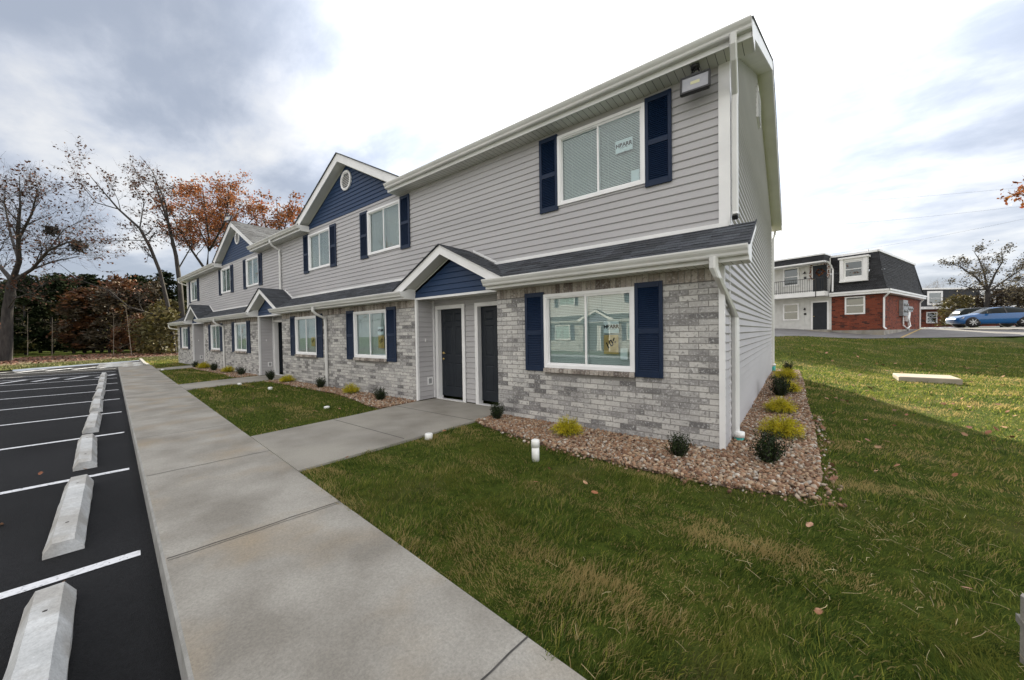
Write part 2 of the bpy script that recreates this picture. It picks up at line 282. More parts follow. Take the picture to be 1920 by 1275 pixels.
# ---------------------------------------------------------------- mesh builder
class MB:
    def __init__(s): s.v = []; s.f = []; s.m = []; s.sm = []
    def add(s, pts, faces, mi=0, smooth=False):
        b = len(s.v); s.v.extend([tuple(map(float, p)) for p in pts])
        for f in faces: s.f.append([b + i for i in f]); s.m.append(mi); s.sm.append(smooth)
    def quad(s, a, b, c, d, mi=0): s.add([a, b, c, d], [(0, 1, 2, 3)], mi)
    def box(s, x0, x1, y0, y1, z0, z1, mi=0, bev=0.0):
        if bev > 0:
            pr = [(x0 + bev, y0), (x1 - bev, y0), (x1, y0 + bev), (x1, y1 - bev), (x1 - bev, y1), (x0 + bev, y1), (x0, y1 - bev), (x0, y0 + bev)]
            s.prism([(x, y, z0) for x, y in pr], (0, 0, z1 - z0), mi); return
        p = [(x, y, z) for z in (z0, z1) for y in (y0, y1) for x in (x0, x1)]
        s.add(p, [(0, 2, 3, 1), (4, 5, 7, 6), (0, 1, 5, 4), (2, 6, 7, 3), (0, 4, 6, 2), (1, 3, 7, 5)], mi)
    def obox(s, o, u, v, n, mi=0):          # box from corner o with edge vectors
        o, u, v, n = map(np.array, (o, u, v, n)); p = [o + a * u + b * v + c * n for c in (0, 1) for b in (0, 1) for a in (0, 1)]
        s.add(p, [(0, 2, 3, 1), (4, 5, 7, 6), (0, 1, 5, 4), (2, 6, 7, 3), (0, 4, 6, 2), (1, 3, 7, 5)], mi)
    def prism(s, poly, ext, mi=0, smooth=False):
        n = len(poly); e = np.array(ext, float); P = [np.array(p, float) for p in poly]; Q = [p + e for p in P]
        s.add(P + Q, [tuple(range(n))[::-1], tuple(range(n, 2 * n))] + [(i, (i + 1) % n, n + (i + 1) % n, n + i) for i in range(n)], mi, smooth)
    def tube(s, pts, radii, n=6, mi=0, cap=True, smooth=True):
        P = [np.array(p, float) for p in pts]
        if not hasattr(radii, '__len__'): radii = [radii] * len(P)
        rings = []; up = np.array([0, 0, 1.])
        for i, p in enumerate(P):
            t = P[min(i + 1, len(P) - 1)] - P[max(i - 1, 0)]; t /= (np.linalg.norm(t) + 1e-9)
            a = np.cross(t, up)
            if np.linalg.norm(a) < .05: a = np.cross(t, np.array([0, 1., 0]))
            a /= np.linalg.norm(a); b = np.cross(t, a)
            rings.append([p + radii[i] * (math.cos(2 * math.pi * k / n) * a + math.sin(2 * math.pi * k / n) * b) for k in range(n)])
        V = [q for r in rings for q in r]; Fc = []
        for i in range(len(P) - 1):
            for k in range(n): Fc.append((i * n + k, i * n + (k + 1) % n, (i + 1) * n + (k + 1) % n, (i + 1) * n + k))
        if cap: Fc += [tuple(range(n))[::-1], tuple((len(P) - 1) * n + k for k in range(n))]
        s.add(V, Fc, mi, smooth)
    def sweep(s, pts, w, d, side=(1, 0, 0), mi=0):   # rectangular pipe; w along `side`
        P = [np.array(p, float) for p in pts]; a = np.array(side, float); rings = []
        for i, p in enumerate(P):
            t = P[min(i + 1, len(P) - 1)] - P[max(i - 1, 0)]; t /= np.linalg.norm(t)
            b = np.cross(t, a); b /= np.linalg.norm(b)
            c = .18
            rings.append([p + a * w / 2 * x + b * d / 2 * y for x, y in ((-1, -1 + 2 * c), (-1 + 2 * c, -1), (1 - 2 * c, -1), (1, -1 + 2 * c), (1, 1 - 2 * c), (1 - 2 * c, 1), (-1 + 2 * c, 1), (-1, 1 - 2 * c))])
        n = 8; V = [q for r in rings for q in r]; Fc = []
        for i in range(len(P) - 1):
            for k in range(n): Fc.append((i * n + k, i * n + (k + 1) % n, (i + 1) * n + (k + 1) % n, (i + 1) * n + k))
        Fc += [tuple(range(n))[::-1], tuple((len(P) - 1) * n + k for k in range(n))]
        s.add(V, Fc, mi)
    def mesh(s, name, mats):
        me = bpy.data.meshes.new(name); me.from_pydata(s.v, [], s.f)
        for m in (mats if isinstance(mats, (list, tuple)) else [mats]): me.materials.append(m)
        if len(s.f):
            me.polygons.foreach_set('material_index', s.m); me.polygons.foreach_set('use_smooth', s.sm)
        me.update(); return me
    def build(s, name, mats, parent=None, label=None):
        o = bpy.data.objects.new(name, s.mesh(name, mats)); COL.objects.link(o)
        if parent: o.parent = parent
        if label: o['label'] = label
        return o
def link(name, me, parent=None, loc=None):
    o = bpy.data.objects.new(name, me); COL.objects.link(o)
    if parent: o.parent = parent
    if loc: o.location = loc
    return o
def tag(o, label, cat, group=None, kind=None):
    if label: o['label'] = label
    if cat: o['category'] = cat
    if group: o['group'] = group
    if kind: o['kind'] = kind
    return o
def thing(name, label, cat, loc=(0, 0, 0), rz=0.0, group=None):
    o = bpy.data.objects.new(name, None); COL.objects.link(o); o.location = loc; o.rotation_euler = (0, 0, rz)
    o.empty_display_size = .2
    return tag(o, label, cat, group)
def struct(o): o['kind'] = 'structure'; return o
def fastmesh(name, V, Fv, mats, fsize, mi=None, smooth=False):
    me = bpy.data.meshes.new(name); V = np.asarray(V, np.float32); Fv = np.asarray(Fv, np.int32)
    me.vertices.add(len(V)); me.vertices.foreach_set('co', V.ravel())
    nf = len(Fv); me.loops.add(nf * fsize); me.loops.foreach_set('vertex_index', Fv.ravel())
    me.polygons.add(nf); me.polygons.foreach_set('loop_start', np.arange(nf, dtype=np.int32) * fsize)
    me.polygons.foreach_set('loop_total', np.full(nf, fsize, np.int32))
    if smooth: me.polygons.foreach_set('use_smooth', np.ones(nf, bool))
    for m in (mats if isinstance(mats, (list, tuple)) else [mats]): me.materials.append(m)
    if mi is not None: me.polygons.foreach_set('material_index', np.asarray(mi, np.int32))
    me.update(calc_edges=True); return me
def text_mesh(txt, size, mat_, bold=0.0, shear=0.0):
    cu = bpy.data.curves.new('lettering', 'FONT'); cu.body = txt; cu.size = size; cu.align_x = 'CENTER'; cu.align_y = 'CENTER'; cu.offset = bold; cu.shear = shear; cu.extrude = .0005
    ob = bpy.data.objects.new('lettering_tmp', cu); COL.objects.link(ob)
    me = bpy.data.meshes.new_from_object(ob.evaluated_get(bpy.context.evaluated_depsgraph_get()))
    bpy.data.objects.remove(ob); me.materials.clear(); me.materials.append(mat_); me.name = 'lettering'; return me

# ---------------------------------------------------------------- terrain
def ss(x, a, b):
    t = np.clip((x - a) / (b - a), 0, 1); return t * t * (3 - 2 * t)
def side_l(x): return -4.97 - 0.0788 * x      # pavement edge on the parking side
def side_r(x): return -3.80 - 0.0833 * x      # pavement edge on the lawn side
def hgt(x, y):
    x = np.asarray(x, float); y = np.asarray(y, float)
    d = (x - CP[0]) * FW[0] + (y - CP[1]) * FW[1]
    m = ss(x, -20, -6)
    z = -0.105 - 0.17 * ss(x, .8, 4.0) * ss(y, -2, 6) - 0.06 * ss(x, 1.0, 3.5)
    z = z - 0.12 * ss(-x, 30, 45)
    b = np.where(d < 21, 1.10 * ss(d, 13.6, 22.5) , 0)
    b = np.where(d >= 21, 1.10 * ss(21., 13.6, 22.5) + (d - 21) * .07, b)
    b = np.minimum(b, 1.60)
    z = z + m * b
    z = z + 0.012 * np.sin(1.7 * x + .6 * y) * np.cos(1.1 * y - .4 * x) * ss(np.abs(y + .9), .7, 1.4)
    return z
def H(x, y): return float(hgt(x, y))
LOT_Z = -0.225
xe = -28.6
lot_poly = [(6.0, side_l(6)), (-2.0, side_l(-2)), (-12, side_l(-12)), (xe, side_l(xe)), (-29.3, -1.55), (-38.9, -0.75), (-36.0, -3.4), (-32.5, -6.4), (-25, -13.0), (-18, -17.0), (6.0, -17.0)]
def inpoly(x, y, poly):
    c = False; n = len(poly); j = n - 1
    for i in range(n):
        xi, yi = poly[i]; xj, yj = poly[j]
        if (yi > y) != (yj > y) and x < (xj - xi) * (y - yi) / (yj - yi) + xi: c = not c
        j = i
    return c
def densify(poly, st):
    o = []
    for i in range(len(poly)):
        a = np.array(poly[i]); b = np.array(poly[(i + 1) % len(poly)]); k = max(1, int(np.linalg.norm(b - a) / st))
        for q in range(k): o.append(tuple(a + (b - a) * q / k))
    return o
def cdt_sheet(name, outer, holes, grid, mat_, zoff=0.0, zf=None, smooth=True):
    pts = []; edges = []
    for lp in [outer] + holes:
        b = len(pts); pts += [Vector(p) for p in lp]; edges += [(b + i, b + (i + 1) % len(lp)) for i in range(len(lp))]
    for gx, gy in grid:
        if inpoly(gx, gy, outer) and not any(inpoly(gx, gy, h) for h in holes): pts.append(Vector((gx, gy)))
    vs, es, fs, *_ = delaunay_2d_cdt(pts, edges, [], 0, 1e-5)
    F2 = []
    for f in fs:
        cx = sum(vs[i][0] for i in f) / 3; cy = sum(vs[i][1] for i in f) / 3
        if inpoly(cx, cy, outer) and not any(inpoly(cx, cy, h) for h in holes):
            a, b_, c_ = (vs[i] for i in f)
            F2.append(list(f) if (b_ - a).cross(c_ - a) > 0 else list(f)[::-1])
    xs = np.array([v[0] for v in vs]); ys = np.array([v[1] for v in vs]); zs = (zf or hgt)(xs, ys) + zoff
    me = bpy.data.meshes.new(name); me.from_pydata([tuple(p) for p in zip(xs, ys, zs)], [], F2); me.materials.append(mat_)
    me.polygons.foreach_set('use_smooth', [smooth] * len(F2)); me.update()
    return link(name, me)
rng = np.random.default_rng(7)
grid = [(x, y) for x in np.arange(-7, 9, .5) for y in np.arange(-4.5, 14, .5)]
grid += [(x, y) for x in np.arange(-48, 60, 2.0) for y in np.arange(-14, 66, 2.0) if not (-7 < x < 9 and -4.5 < y < 14)]
grid += [(x, y) for x in np.arange(-400, 400, 40.) for y in np.arange(-400, 400, 40.)]
grid += [(x, y) for x in np.arange(-3, 30, .8) for y in np.arange(10.2, 30, .8) if not (x < 9 and y < 14)]
R0 = [(-420, -420), (420, -420), (420, 420), (-420, 420)]
def hl(x, y):
    d = (x - CP[0]) * FW[0] + (y - CP[1]) * FW[1]
    return hgt(x, y) - .20 * ss(d, 22.5, 23.6) * ss(x, -20, -6)
lawn = struct(cdt_sheet('lawn', densify(R0, 60), [densify(lot_poly, 1.0)], grid, M['lawn'], zf=hl))
# parking lot
me_pts = densify(lot_poly, 2.0)
lot = struct(cdt_sheet('parking_lot', me_pts, [], [(x, y) for x in np.arange(-36, 6, 2.) for y in np.arange(-16, -2, 2.)], M['asphalt'], zf=lambda x, y: np.full_like(x, LOT_Z)))
# upper asphalt
a_grid = []
up_poly = [cw(*p)[:2] for p in ((-6, 22.4), (110, 22.4), (110, 70), (-6, 70))]
up = struct(cdt_sheet('upper_parking_lot', densify(up_poly, 3), [], [cw(r, f)[:2] for r in np.arange(-4, 110, 3.) for f in np.arange(23.5, 69, 1.5)], M['asphalt_old'], zoff=.025))

# pavement (with integral kerb)
def pave(name, poly, ztop, zbot, mat_, mi=0):
    mb = MB(); mb.prism([(x, y, zbot) for x, y in poly], (0, 0, ztop - zbot)); return mb.build(name, mat_)
PZ = -0.08
mb = MB()
xs = np.linspace(7, xe, 60)
K = .15
for i in range(59):
    a, b = xs[i], xs[i + 1]
    mb.quad((b, side_l(b) + K, PZ), (a, side_l(a) + K, PZ), (a, side_r(a), PZ), (b, side_r(b), PZ), 0)
    mb.quad((b, side_l(b) + .015, PZ), (a, side_l(a) + .015, PZ), (a, side_l(a) + K, PZ), (b, side_l(b) + K, PZ), 0)
    mb.quad((b, side_l(b), PZ - .015), (a, side_l(a), PZ - .015), (a, side_l(a) + .015, PZ), (b, side_l(b) + .015, PZ), 1)
    mb.quad((b, side_l(b) - .01, LOT_Z - .05), (a, side_l(a) - .01, LOT_Z - .05), (a, side_l(a), PZ - .015), (b, side_l(b), PZ - .015), 1)
    mb.quad((a, side_r(a), PZ), (a, side_r(a), PZ - .2), (b, side_r(b), PZ - .2), (b, side_r(b), PZ))
mb.quad((xe, side_l(xe), PZ), (xe, side_r(xe), PZ), (xe, side_r(xe), LOT_Z - .05), (xe, side_l(xe), LOT_Z - .05), 1)
sw = struct(mb.build('sidewalk', [M['conc'], M['kerb']]))
mb = MB(); k = 0
xj = 1.9
while xj > -28:
    def jl(x, wd, off=0.0):
        a = np.array((x - .09, side_l(x) + .03)); b = np.array((x + .02, side_r(x))); n = 9
        pr = None
        for q in range(n + 1):
            p = a + (b - a) * q / n; p = p + np.array((rng.normal(0, .004), 0)) + np.array((off, 0))
            if pr is not None:
                mb.quad((pr[0] - wd, pr[1], PZ + .003), (pr[0] + wd, pr[1], PZ + .003), (p[0] + wd, p[1], PZ + .003), (p[0] - wd, p[1], PZ + .003))
            pr = p
    jl(xj, .005)
    if k == 2: jl(xj, .003, .035)
    xj -= 2.25; k += 1
j = mb.build('expansion_joint', M['joint'], sw)
# entry paths
def path(pts): return struct(pave('entry_path', pts, PZ + .004, -.35, M['conc_path']))
path([(-6.08, .50), (-3.70, .50), (-3.70, -.3), (-3.72, side_r(-3.72) + .005), (-5.86, side_r(-5.86) + .005), (-5.95, -1.6), (-6.10, -.3)])
path([(-15.95, .50), (-13.68, .50), (-13.9, -.6), (-13.45, side_r(-13.45) + .005), (-15.3, side_r(-15.3) + .005), (-15.7, -1.2), (-15.95, -.3)])
path([(-26.2, .50), (-23.82, .50), (-23.9, -.3), (-23.4, side_r(-23.4) + .005), (-24.9, side_r(-24.9) + .005), (-26.2, -.2)])
mb = MB()
for x in (-4.9,):
    mb.box(x - 1.15, x + 1.15, -.62, -.612, PZ + .004, PZ + .007)
    mb.box(x - 1.0, x + 1.1, -2.02, -2.012, PZ + .004, PZ + .007)
mb.build('path_joint', M['joint'], sw)
# kerb beyond the pavement
mb = MB()
kp = [(-29.3, -1.55), (-31.5, -1.42), (-35, -1.1), (-38.9, -0.75)]
for a, b in zip(kp[:-1], kp[1:]):
    mb.prism([(a[0], a[1], LOT_Z - .1), (a[0], a[1] + .16, LOT_Z - .1), (a[0], a[1] + .16, -.05), (a[0], a[1] + .02, -.05)], (b[0] - a[0], b[1] - a[1], 0))
kp = [(-38.9, -0.75), (-36.0, -3.4), (-32.5, -6.4), (-25, -13.0), (-18, -17)]
struct(mb.build('kerb', M['kerb']))
# painted lines as parts of the lot
def strip(a, b, wd, z, mi=0, parent=lot, m=M['paint'], name='painted_line'):
    a = np.array(a, float); b = np.array(b, float); d = (b - a) / np.linalg.norm(b - a); n = np.array((-d[1], d[0])) * wd / 2
    mb = MB(); mb.quad((*(a - n), z), (*(b - n), z), (*(b + n), z), (*(a + n), z)); return mb.build(name, m, parent)
def lp(i): x = -0.58 - 2.72 * i; return x, -5.055 - .0785 * x
e1 = np.array((-1, .0788)); e1 /= np.linalg.norm(e1); e2 = np.array((-e1[1], e1[0])); e2 = e2 if e2[1] < 0 else -e2
for i in range(0, 9):
    x, y = lp(i); a = np.array((x, y)); strip(a, a + e2 * 5.6 + e1 * .1, .10, LOT_Z + .004)
for i in (9.0, 9.75, 10.8, 11.7):
    x, y = lp(i); a = np.array((x, y)); strip(a, a + e2 * 5.6, .10, LOT_Z + .004)
for k in range(6):                                    # hatched aisle
    x, y = lp(8.35); a = np.array((x, y + .25)) + e2 * (.85 * k); strip(a + e1 * .1, a + e1 * 1.5 + e2 * (-.55), .17, LOT_Z + .004)
for k in range(7):
    x, y = lp(11.25); a = np.array((x, y)) + e2 * (.95 * k - .3); strip(a, a + e1 * 1.7 + e2 * (-.8), .22, LOT_Z + .004)
# wheel stops
def stop_mesh():
    mb = MB(); L2 = .98; pr = [(-.102, 0), (.102, 0), (.102, .035), (.056, .125), (-.056, .125), (-.102, .035)]
    P = []
    sec = [(-L2, .55), (-L2 + .06, 1), (L2 - .06, 1), (L2, .55)]
    nseg = 14
    xs_ = [-L2, -L2 + .05] + list(np.linspace(-L2 + .06, L2 - .06, nseg)) + [L2 - .05, L2]
    for x in xs_:
        en = abs(x) > L2 - .055
        s_ = .80 if abs(abs(x) - L2) < 1e-6 else 1
        P.append([(x, y + rng.normal(0, .0012), (z * s_) + (rng.normal(0, .0012) if z > .05 else 0)) for y, z in pr])
    V = [p for r in P for p in r]; n = 6; Fc = []
    for i in range(len(P) - 1):
        for k in range(n): Fc.append((i * n + k, i * n + (k + 1) % n, (i + 1) * n + (k + 1) % n, (i + 1) * n + k))
    Fc += [tuple(range(n))[::-1], tuple((len(P) - 1) * n + k for k in range(n))]
    mb.add(V, Fc)
    for x in (-.62, .62): mb.tube([(x, 0, .124), (x, 0, .1265)], .011, 8, 1)
    return mb.mesh('wheel_stop', [M['stop'], M['joint']])
stm = stop_mesh(); ANG = math.atan2(.0788, -1) + math.pi
ords = ['nearest', 'second nearest', 'third', 'fourth', 'fifth', 'sixth', 'seventh', 'eighth', 'ninth and farthest']
for i in range(9):
    x = -2.02 - 2.72 * i; y = -5.455 - .0785 * x
    o = link('wheel_stop', stm, None, (x, y, LOT_Z)); o.rotation_euler = (0, 0, ANG + rng.normal(0, .012)); o.scale = (1, rng.uniform(.97, 1.04), rng.uniform(.96, 1.05))
    tag(o, f'concrete wheel stop on black asphalt, {ords[i]} of the row beside the pavement', 'wheel stop', 'wheel stops along the pavement')
for k, (x, y) in enumerate(((-31.6, -2.35), (-34.3, -2.1))):
    o = link('wheel_stop', stm, None, (x, y, LOT_Z)); o.rotation_euler = (0, 0, 1.25)
    tag(o, ('concrete wheel stop just past the far end of the pavement', 'farthest concrete wheel stop, behind another one near the leaf strewn kerb')[k], 'wheel stop', 'wheel stops along the pavement')

# ---------------------------------------------------------------- wall builders
def sub_int(iv, cuts):
    out = [iv]
    for a, b in cuts:
        nx = []
        for s_, e_ in out:
            if b <= s_ or a >= e_: nx.append((s_, e_))
            else:
                if a > s_: nx.append((s_, a))
                if b < e_: nx.append((b, e_))
        out = nx
    return [q for q in out if q[1] - q[0] > 1e-4]
def siding(mb, o, u, n, u0, u1, z0, z1, ops=(), ex=.115, lip=.017, clip=None, zb=0.0, mi=0, bv=.10):
    o = np.array(o, float); u = np.array(u, float); n = np.array(n, float)
    k0 = int(math.floor((z0 - zb) / ex)); k1 = int(math.ceil((z1 - zb) / ex))
    P = lambda a, z, d: tuple(o + u * a + n * d + np.array((0, 0, z)))
    prof = [(0, .25), (bv, 1.0), (.90, .22), (1.0, .02)]
    for k in range(k0, k1):
        b0_ = zb + k * ex
        for (ta, da), (tb, db) in zip(prof[:-1], prof[1:]):
            ca, cb_ = b0_ + ta * ex, b0_ + tb * ex
            c0, c1 = max(z0, ca), min(z1, cb_)
            if c1 - c0 < 1e-4: continue
            off = lambda z: lip * (da + (db - da) * (z - ca) / (cb_ - ca)) + .001
            if clip:
                a0, a1 = clip(c0); q0, q1 = clip(c1)
                if a1 - a0 < 1e-3: continue
                if q1 < q0: q0 = q1 = (q0 + q1) / 2
                mb.quad(P(a0, c0, off(c0)), P(a1, c0, off(c0)), P(q1, c1, off(c1)), P(q0, c1, off(c1)), mi)
                if ta == 0: mb.quad(P(a0, c0, 0), P(a1, c0, 0), P(a1, c0, off(c0)), P(a0, c0, off(c0)), mi)
                continue
            ed = sorted({u0, u1} | {min(max(q, u0), u1) for op in ops for q in op[:2]})
            for a, b in zip(ed[:-1], ed[1:]):
                mid = (a + b) / 2
                cuts = [(op[2], op[3]) for op in ops if op[0] < mid < op[1]]
                for s_, e_ in sub_int((c0, c1), cuts):
                    mb.quad(P(a, s_, off(s_)), P(b, s_, off(s_)), P(b, e_, off(e_)), P(a, e_, off(e_)), mi)
                    if ta == 0 and abs(s_ - b0_) < 1e-4:
                        mb.quad(P(a, s_, 0), P(b, s_, 0), P(b, s_, off(s_)), P(a, s_, off(s_)), mi)
def bricks(mb, o, u, n, u0, u1, z0, z1, ops=(), ph=.0787, pl=.235, jt=.010, zb=0.0, mi=0, bmi=1, seed=1, back=.004, vert=False):
    r = random.Random(seed); o = np.array(o, float); u = np.array(u, float); n = np.array(n, float)
    P = lambda a, z, d: tuple(o + u * a + n * d + np.array((0, 0, z)))
    k0 = int(math.floor((z0 - zb) / ph)); k1 = int(math.ceil((z1 - zb) / ph))
    for k in range(k0, k1):
        c0 = max(z0, zb + k * ph + jt / 2); c1 = min(z1, zb + (k + 1) * ph - jt / 2)
        if c1 - c0 < .012: continue
        cuts = [(op[0], op[1]) for op in ops if op[2] < c1 - .004 and op[3] > c0 + .004]
        for s_, e_ in sub_int((u0, u1), cuts):
            i = math.floor((s_ - u0) / pl) - 1; sh = (k % 2) * pl / 2
            while True:
                a = u0 + i * pl + sh; b = a + pl - jt; i += 1
                if a > e_: break
                a2, b2 = max(a, s_), min(b, e_)
                if b2 - a2 < .02: continue
                j = r.uniform(.006, .011); q = [r.uniform(-.0015, .0015) for _ in range(4)]
                z_ = [c0 + r.uniform(0, .002), c1 - r.uniform(0, .002)]
                pts = [P(a2, z_[0], j + q[0]), P(b2, z_[0], j + q[1]), P(b2, z_[1], j + q[2]), P(a2, z_[1], j + q[3]), P(a2, z_[0], -.01), P(b2, z_[0], -.01), P(b2, z_[1], -.01), P(a2, z_[1], -.01)]
                mb.add(pts, [(0, 1, 2, 3), (0, 4, 5, 1), (1, 5, 6, 2), (2, 6, 7, 3), (3, 7, 4, 0)], mi)
    ed = sorted({u0, u1} | {min(max(q, u0), u1) for op in ops for q in op[:2]})
    for a, b in zip(ed[:-1], ed[1:]):
        mid = (a + b) / 2
        for s_, e_ in sub_int((z0, z1), [(op[2], op[3]) for op in ops if op[0] < mid < op[1]]):
            mb.quad(P(a, s_, back), P(b, s_, back), P(b, e_, back), P(a, e_, back), bmi)
def vbricks(mb, o, u, n, u0, u1, z0, z1, mi=0, bmi=1, seed=1, pw=.0787, jt=.01, depth=.009):
    r = random.Random(seed); o = np.array(o, float); u = np.array(u, float); n = np.array(n, float)
    P = lambda a, z, d: tuple(o + u * a + n * d + np.array((0, 0, z)))
    nb = max(1, round((u1 - u0) / pw)); w_ = (u1 - u0) / nb
    for i in range(nb):
        a, b = u0 + i * w_ + jt / 2, u0 + (i + 1) * w_ - jt / 2; j = depth + r.uniform(-.002, .002)
        mb.add([P(a, z0, j), P(b, z0, j), P(b, z1, j), P(a, z1, j), P(a, z0, -.01), P(b, z0, -.01), P(b, z1, -.01), P(a, z1, -.01)], [(0, 1, 2, 3), (0, 4, 5, 1), (1, 5, 6, 2), (2, 6, 7, 3), (3, 7, 4, 0)], mi)
    mb.quad(P(u0, z0, .004), P(u1, z0, .004), P(u1, z1, .004), P(u0, z1, .004), bmi)
def shingles(mb, O, u, v, n, vlen, lims, ex=.14, mi=0, seed=3, th=.010):
    r = random.Random(seed); O = np.array(O, float); u = np.array(u, float); v = np.array(v, float); n = np.array(n, float)
    nk = int(math.ceil(vlen / ex))
    for k in range(nk):
        v0, v1 = k * ex, min((k + 1) * ex, vlen)
        a0, a1 = lims(v0); b0, b1 = lims(v1)
        if a1 - a0 < .02 and b1 - b0 < .02: continue
        a = min(a0, b0); top = max(a1, b1)
        while a < top:
            b = a + r.choice((.12, .17, .2, .26, .33)); b = min(b, top)
            t_ = th * r.choice((.6, .6, 1.15)); lo = lambda s: min(max(s, a0), a1); hi = lambda s: min(max(s, b0), b1)
            p = [O + u * lo(a) + v * v0 + n * t_, O + u * lo(b) + v * v0 + n * t_, O + u * hi(b) + v * (v1 + .0) + n * .001, O + u * hi(a) + v * (v1 + .0) + n * .001,
                 O + u * lo(a) + v * v0, O + u * lo(b) + v * v0]
            mb.add(p, [(0, 1, 2, 3), (4, 5, 1, 0)], mi)
            a = b

# ================================================================ BUILDING 1
YU = .52; Z1 = 2.235; Z2 = 2.85; Z3 = 5.03; LB = -29.95; D = 10.9
b1 = thing('apartment_building', 'long two storey grey vinyl sided apartment building with pale brick ground floor and navy shutters', 'apartment building')
lowc = [-1.87, -8.00, -11.74, -18.03, -21.75, -28.00]
upc = [-1.87, -8.08, -11.82, -18.12, -21.90, -28.20]
WW, WH = 1.54, 1.225; LZ, UZ = .855, 3.700
rec = [(-6.10, -3.68), (-15.95, -13.66), (-26.23, -23.79)]
bays = [(-3.68, -.045), (-13.66, -6.10), (-23.79, -15.95), (LB, -26.23)]
low_ops = [(c - WW / 2 + .02, c + WW / 2 - .02, LZ + .02, LZ + WH - .02) for c in lowc]
up_ops = [(c - WW / 2 + .03, c + WW / 2 - .03, UZ + .03, UZ + WH - .03) for c in upc]
# brick bays
for i, (a, b) in enumerate(bays):
    mb = MB(); ops = [(o[0], o[1], o[2], o[3]) for o in low_ops if o[0] > a and o[1] < b]
    ops2 = ops + [(o[0] - .02, o[1] + .02, LZ - .085, LZ + .03) for o in ops]
    bricks(mb, (0, 0, 0), (1, 0, 0), (0, -1, 0), a, b, -.06, Z1 - .17, ops2, zb=.01, seed=5 + i)
    vbricks(mb, (0, 0, 0), (1, 0, 0), (0, -1, 0), a, b, Z1 - .165, Z1, mi=2, seed=30 + i)
    mb.quad((a, -.018, -.30), (b, -.018, -.30), (b, -.018, -.055), (a, -.018, -.055), 1); mb.quad((a, -.018, -.055), (b, -.018, -.055), (b, 0, -.055), (a, 0, -.055), 1)
    mb.box(a, a + .12, .012, YU, -.06, Z1, 1)
    if b < -1: mb.box(b - .12, b, .012, YU, -.06, Z1, 1)
    else: mb.box(a + .2, -.09, .012, .03, -.3, -.06, 1)
    mb.build('brick_wall', [M['brick'], M['mortar'], M['brick_cap']], b1)
# recess walls, doors
mb = MB()
door_ops = []; doors = []
for a, b in rec:
    for dx0 in (a + .17, b - .17 - .80):
        doors.append((dx0, a, b)); door_ops.append((dx0 - .09, dx0 + .89, -.1, 2.11))
siding(mb, (0, YU, 0), (1, 0, 0), (0, -1, 0), LB, -.0, Z2 - .0, Z3, [(o[0], o[1], o[2], o[3]) for o in up_ops], zb=Z2)
for c in (-9.97, -19.97): siding(mb, (0, YU - .0, 0), (1, 0, 0), (0, -1, 0), c - 2.58, c + 2.58, Z3, 5.115, zb=Z2)
for a, b in rec:
    siding(mb, (0, YU, 0), (1, 0, 0), (0, -1, 0), a, b, -.06, Z1 + .02, [o for o in door_ops if o[0] > a and o[1] < b])
    siding(mb, (a, 0, 0), (0, 1, 0), (1, 0, 0), .02, YU, -.06, Z1 + .02)
mb.build('siding_front', M['siding'], b1)
# side walls (right end visible)
RY, RZ = 5.0, 7.47
mb = MB()
def clipside(z):
    if z < 2.40: lo = 0.0
    elif z < 2.86: lo = (z - 2.40) / .46 * .52
    else: lo = YU
    hi = D
    if z > 5.24: lo = YU + (z - 5.24) / ((RZ - .16 - 5.24) / (RY - YU)); hi = D - (z - 5.24) / ((RZ - .16 - 5.24) / (D - RY))
    return lo, hi
siding(mb, (0, 0, 0), (0, 1, 0), (1, 0, 0), 0, D, -.10, RZ - .16, clip=clipside, zb=.0, lip=.024, bv=.17)
mb.build('siding_side', M['side_siding'], b1)
mb = MB(); siding(mb, (LB, 0, 0), (0, 1, 0), (-1, 0, 0), 0, D, -.10, RZ - .16, clip=clipside, zb=.0, ex=.115)
mb.quad((LB, D, -.3), (0, D, -.3), (0, D, 5.25), (LB, D, 5.25)); mb.build('siding_rear', M['siding'], b1)
# inner dark partitions so rooms read as rooms
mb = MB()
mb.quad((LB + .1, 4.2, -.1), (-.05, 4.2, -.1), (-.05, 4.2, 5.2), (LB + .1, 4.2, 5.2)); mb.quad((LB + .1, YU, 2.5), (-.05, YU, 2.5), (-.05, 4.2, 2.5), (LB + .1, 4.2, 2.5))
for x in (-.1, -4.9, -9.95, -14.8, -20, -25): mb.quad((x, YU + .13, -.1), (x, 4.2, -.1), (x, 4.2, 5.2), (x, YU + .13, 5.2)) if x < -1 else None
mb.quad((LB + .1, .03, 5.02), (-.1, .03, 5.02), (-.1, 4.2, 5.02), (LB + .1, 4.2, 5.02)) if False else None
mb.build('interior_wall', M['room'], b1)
# blue gable siding
gab_u = [-9.97, -19.97]; gab_l = [-4.89, -14.80, -25.01]
for c in gab_u:
    mb = MB()
    def cl(z, c=c):
        hw = 2.58 if z < 5.20 else max(0, (6.56 - z) / .52); return c - min(hw, 2.58), c + min(hw, 2.58)
    siding(mb, (0, YU - .004, 0), (1, 0, 0), (0, -1, 0), c - 2.58, c + 2.58, 5.115, 6.60, clip=cl, zb=5.115)
    mb.build('gable_siding', M['blue'], b1)
for c, (a, b) in zip(gab_l, rec):
    mb = MB(); hw0 = (b - a) / 2
    def cl(z, c=c, hw0=hw0):
        hw = min(hw0, max(0, (2.96 - z) / .485)); return c - hw, c + hw
    siding(mb, (0, 0, 0), (1, 0, 0), (0, -1, 0), c - hw0, c + hw0, 2.25, 2.97, clip=cl, zb=2.25, ex=.115)
    mb.build('gable_siding', M['blue'], b1)
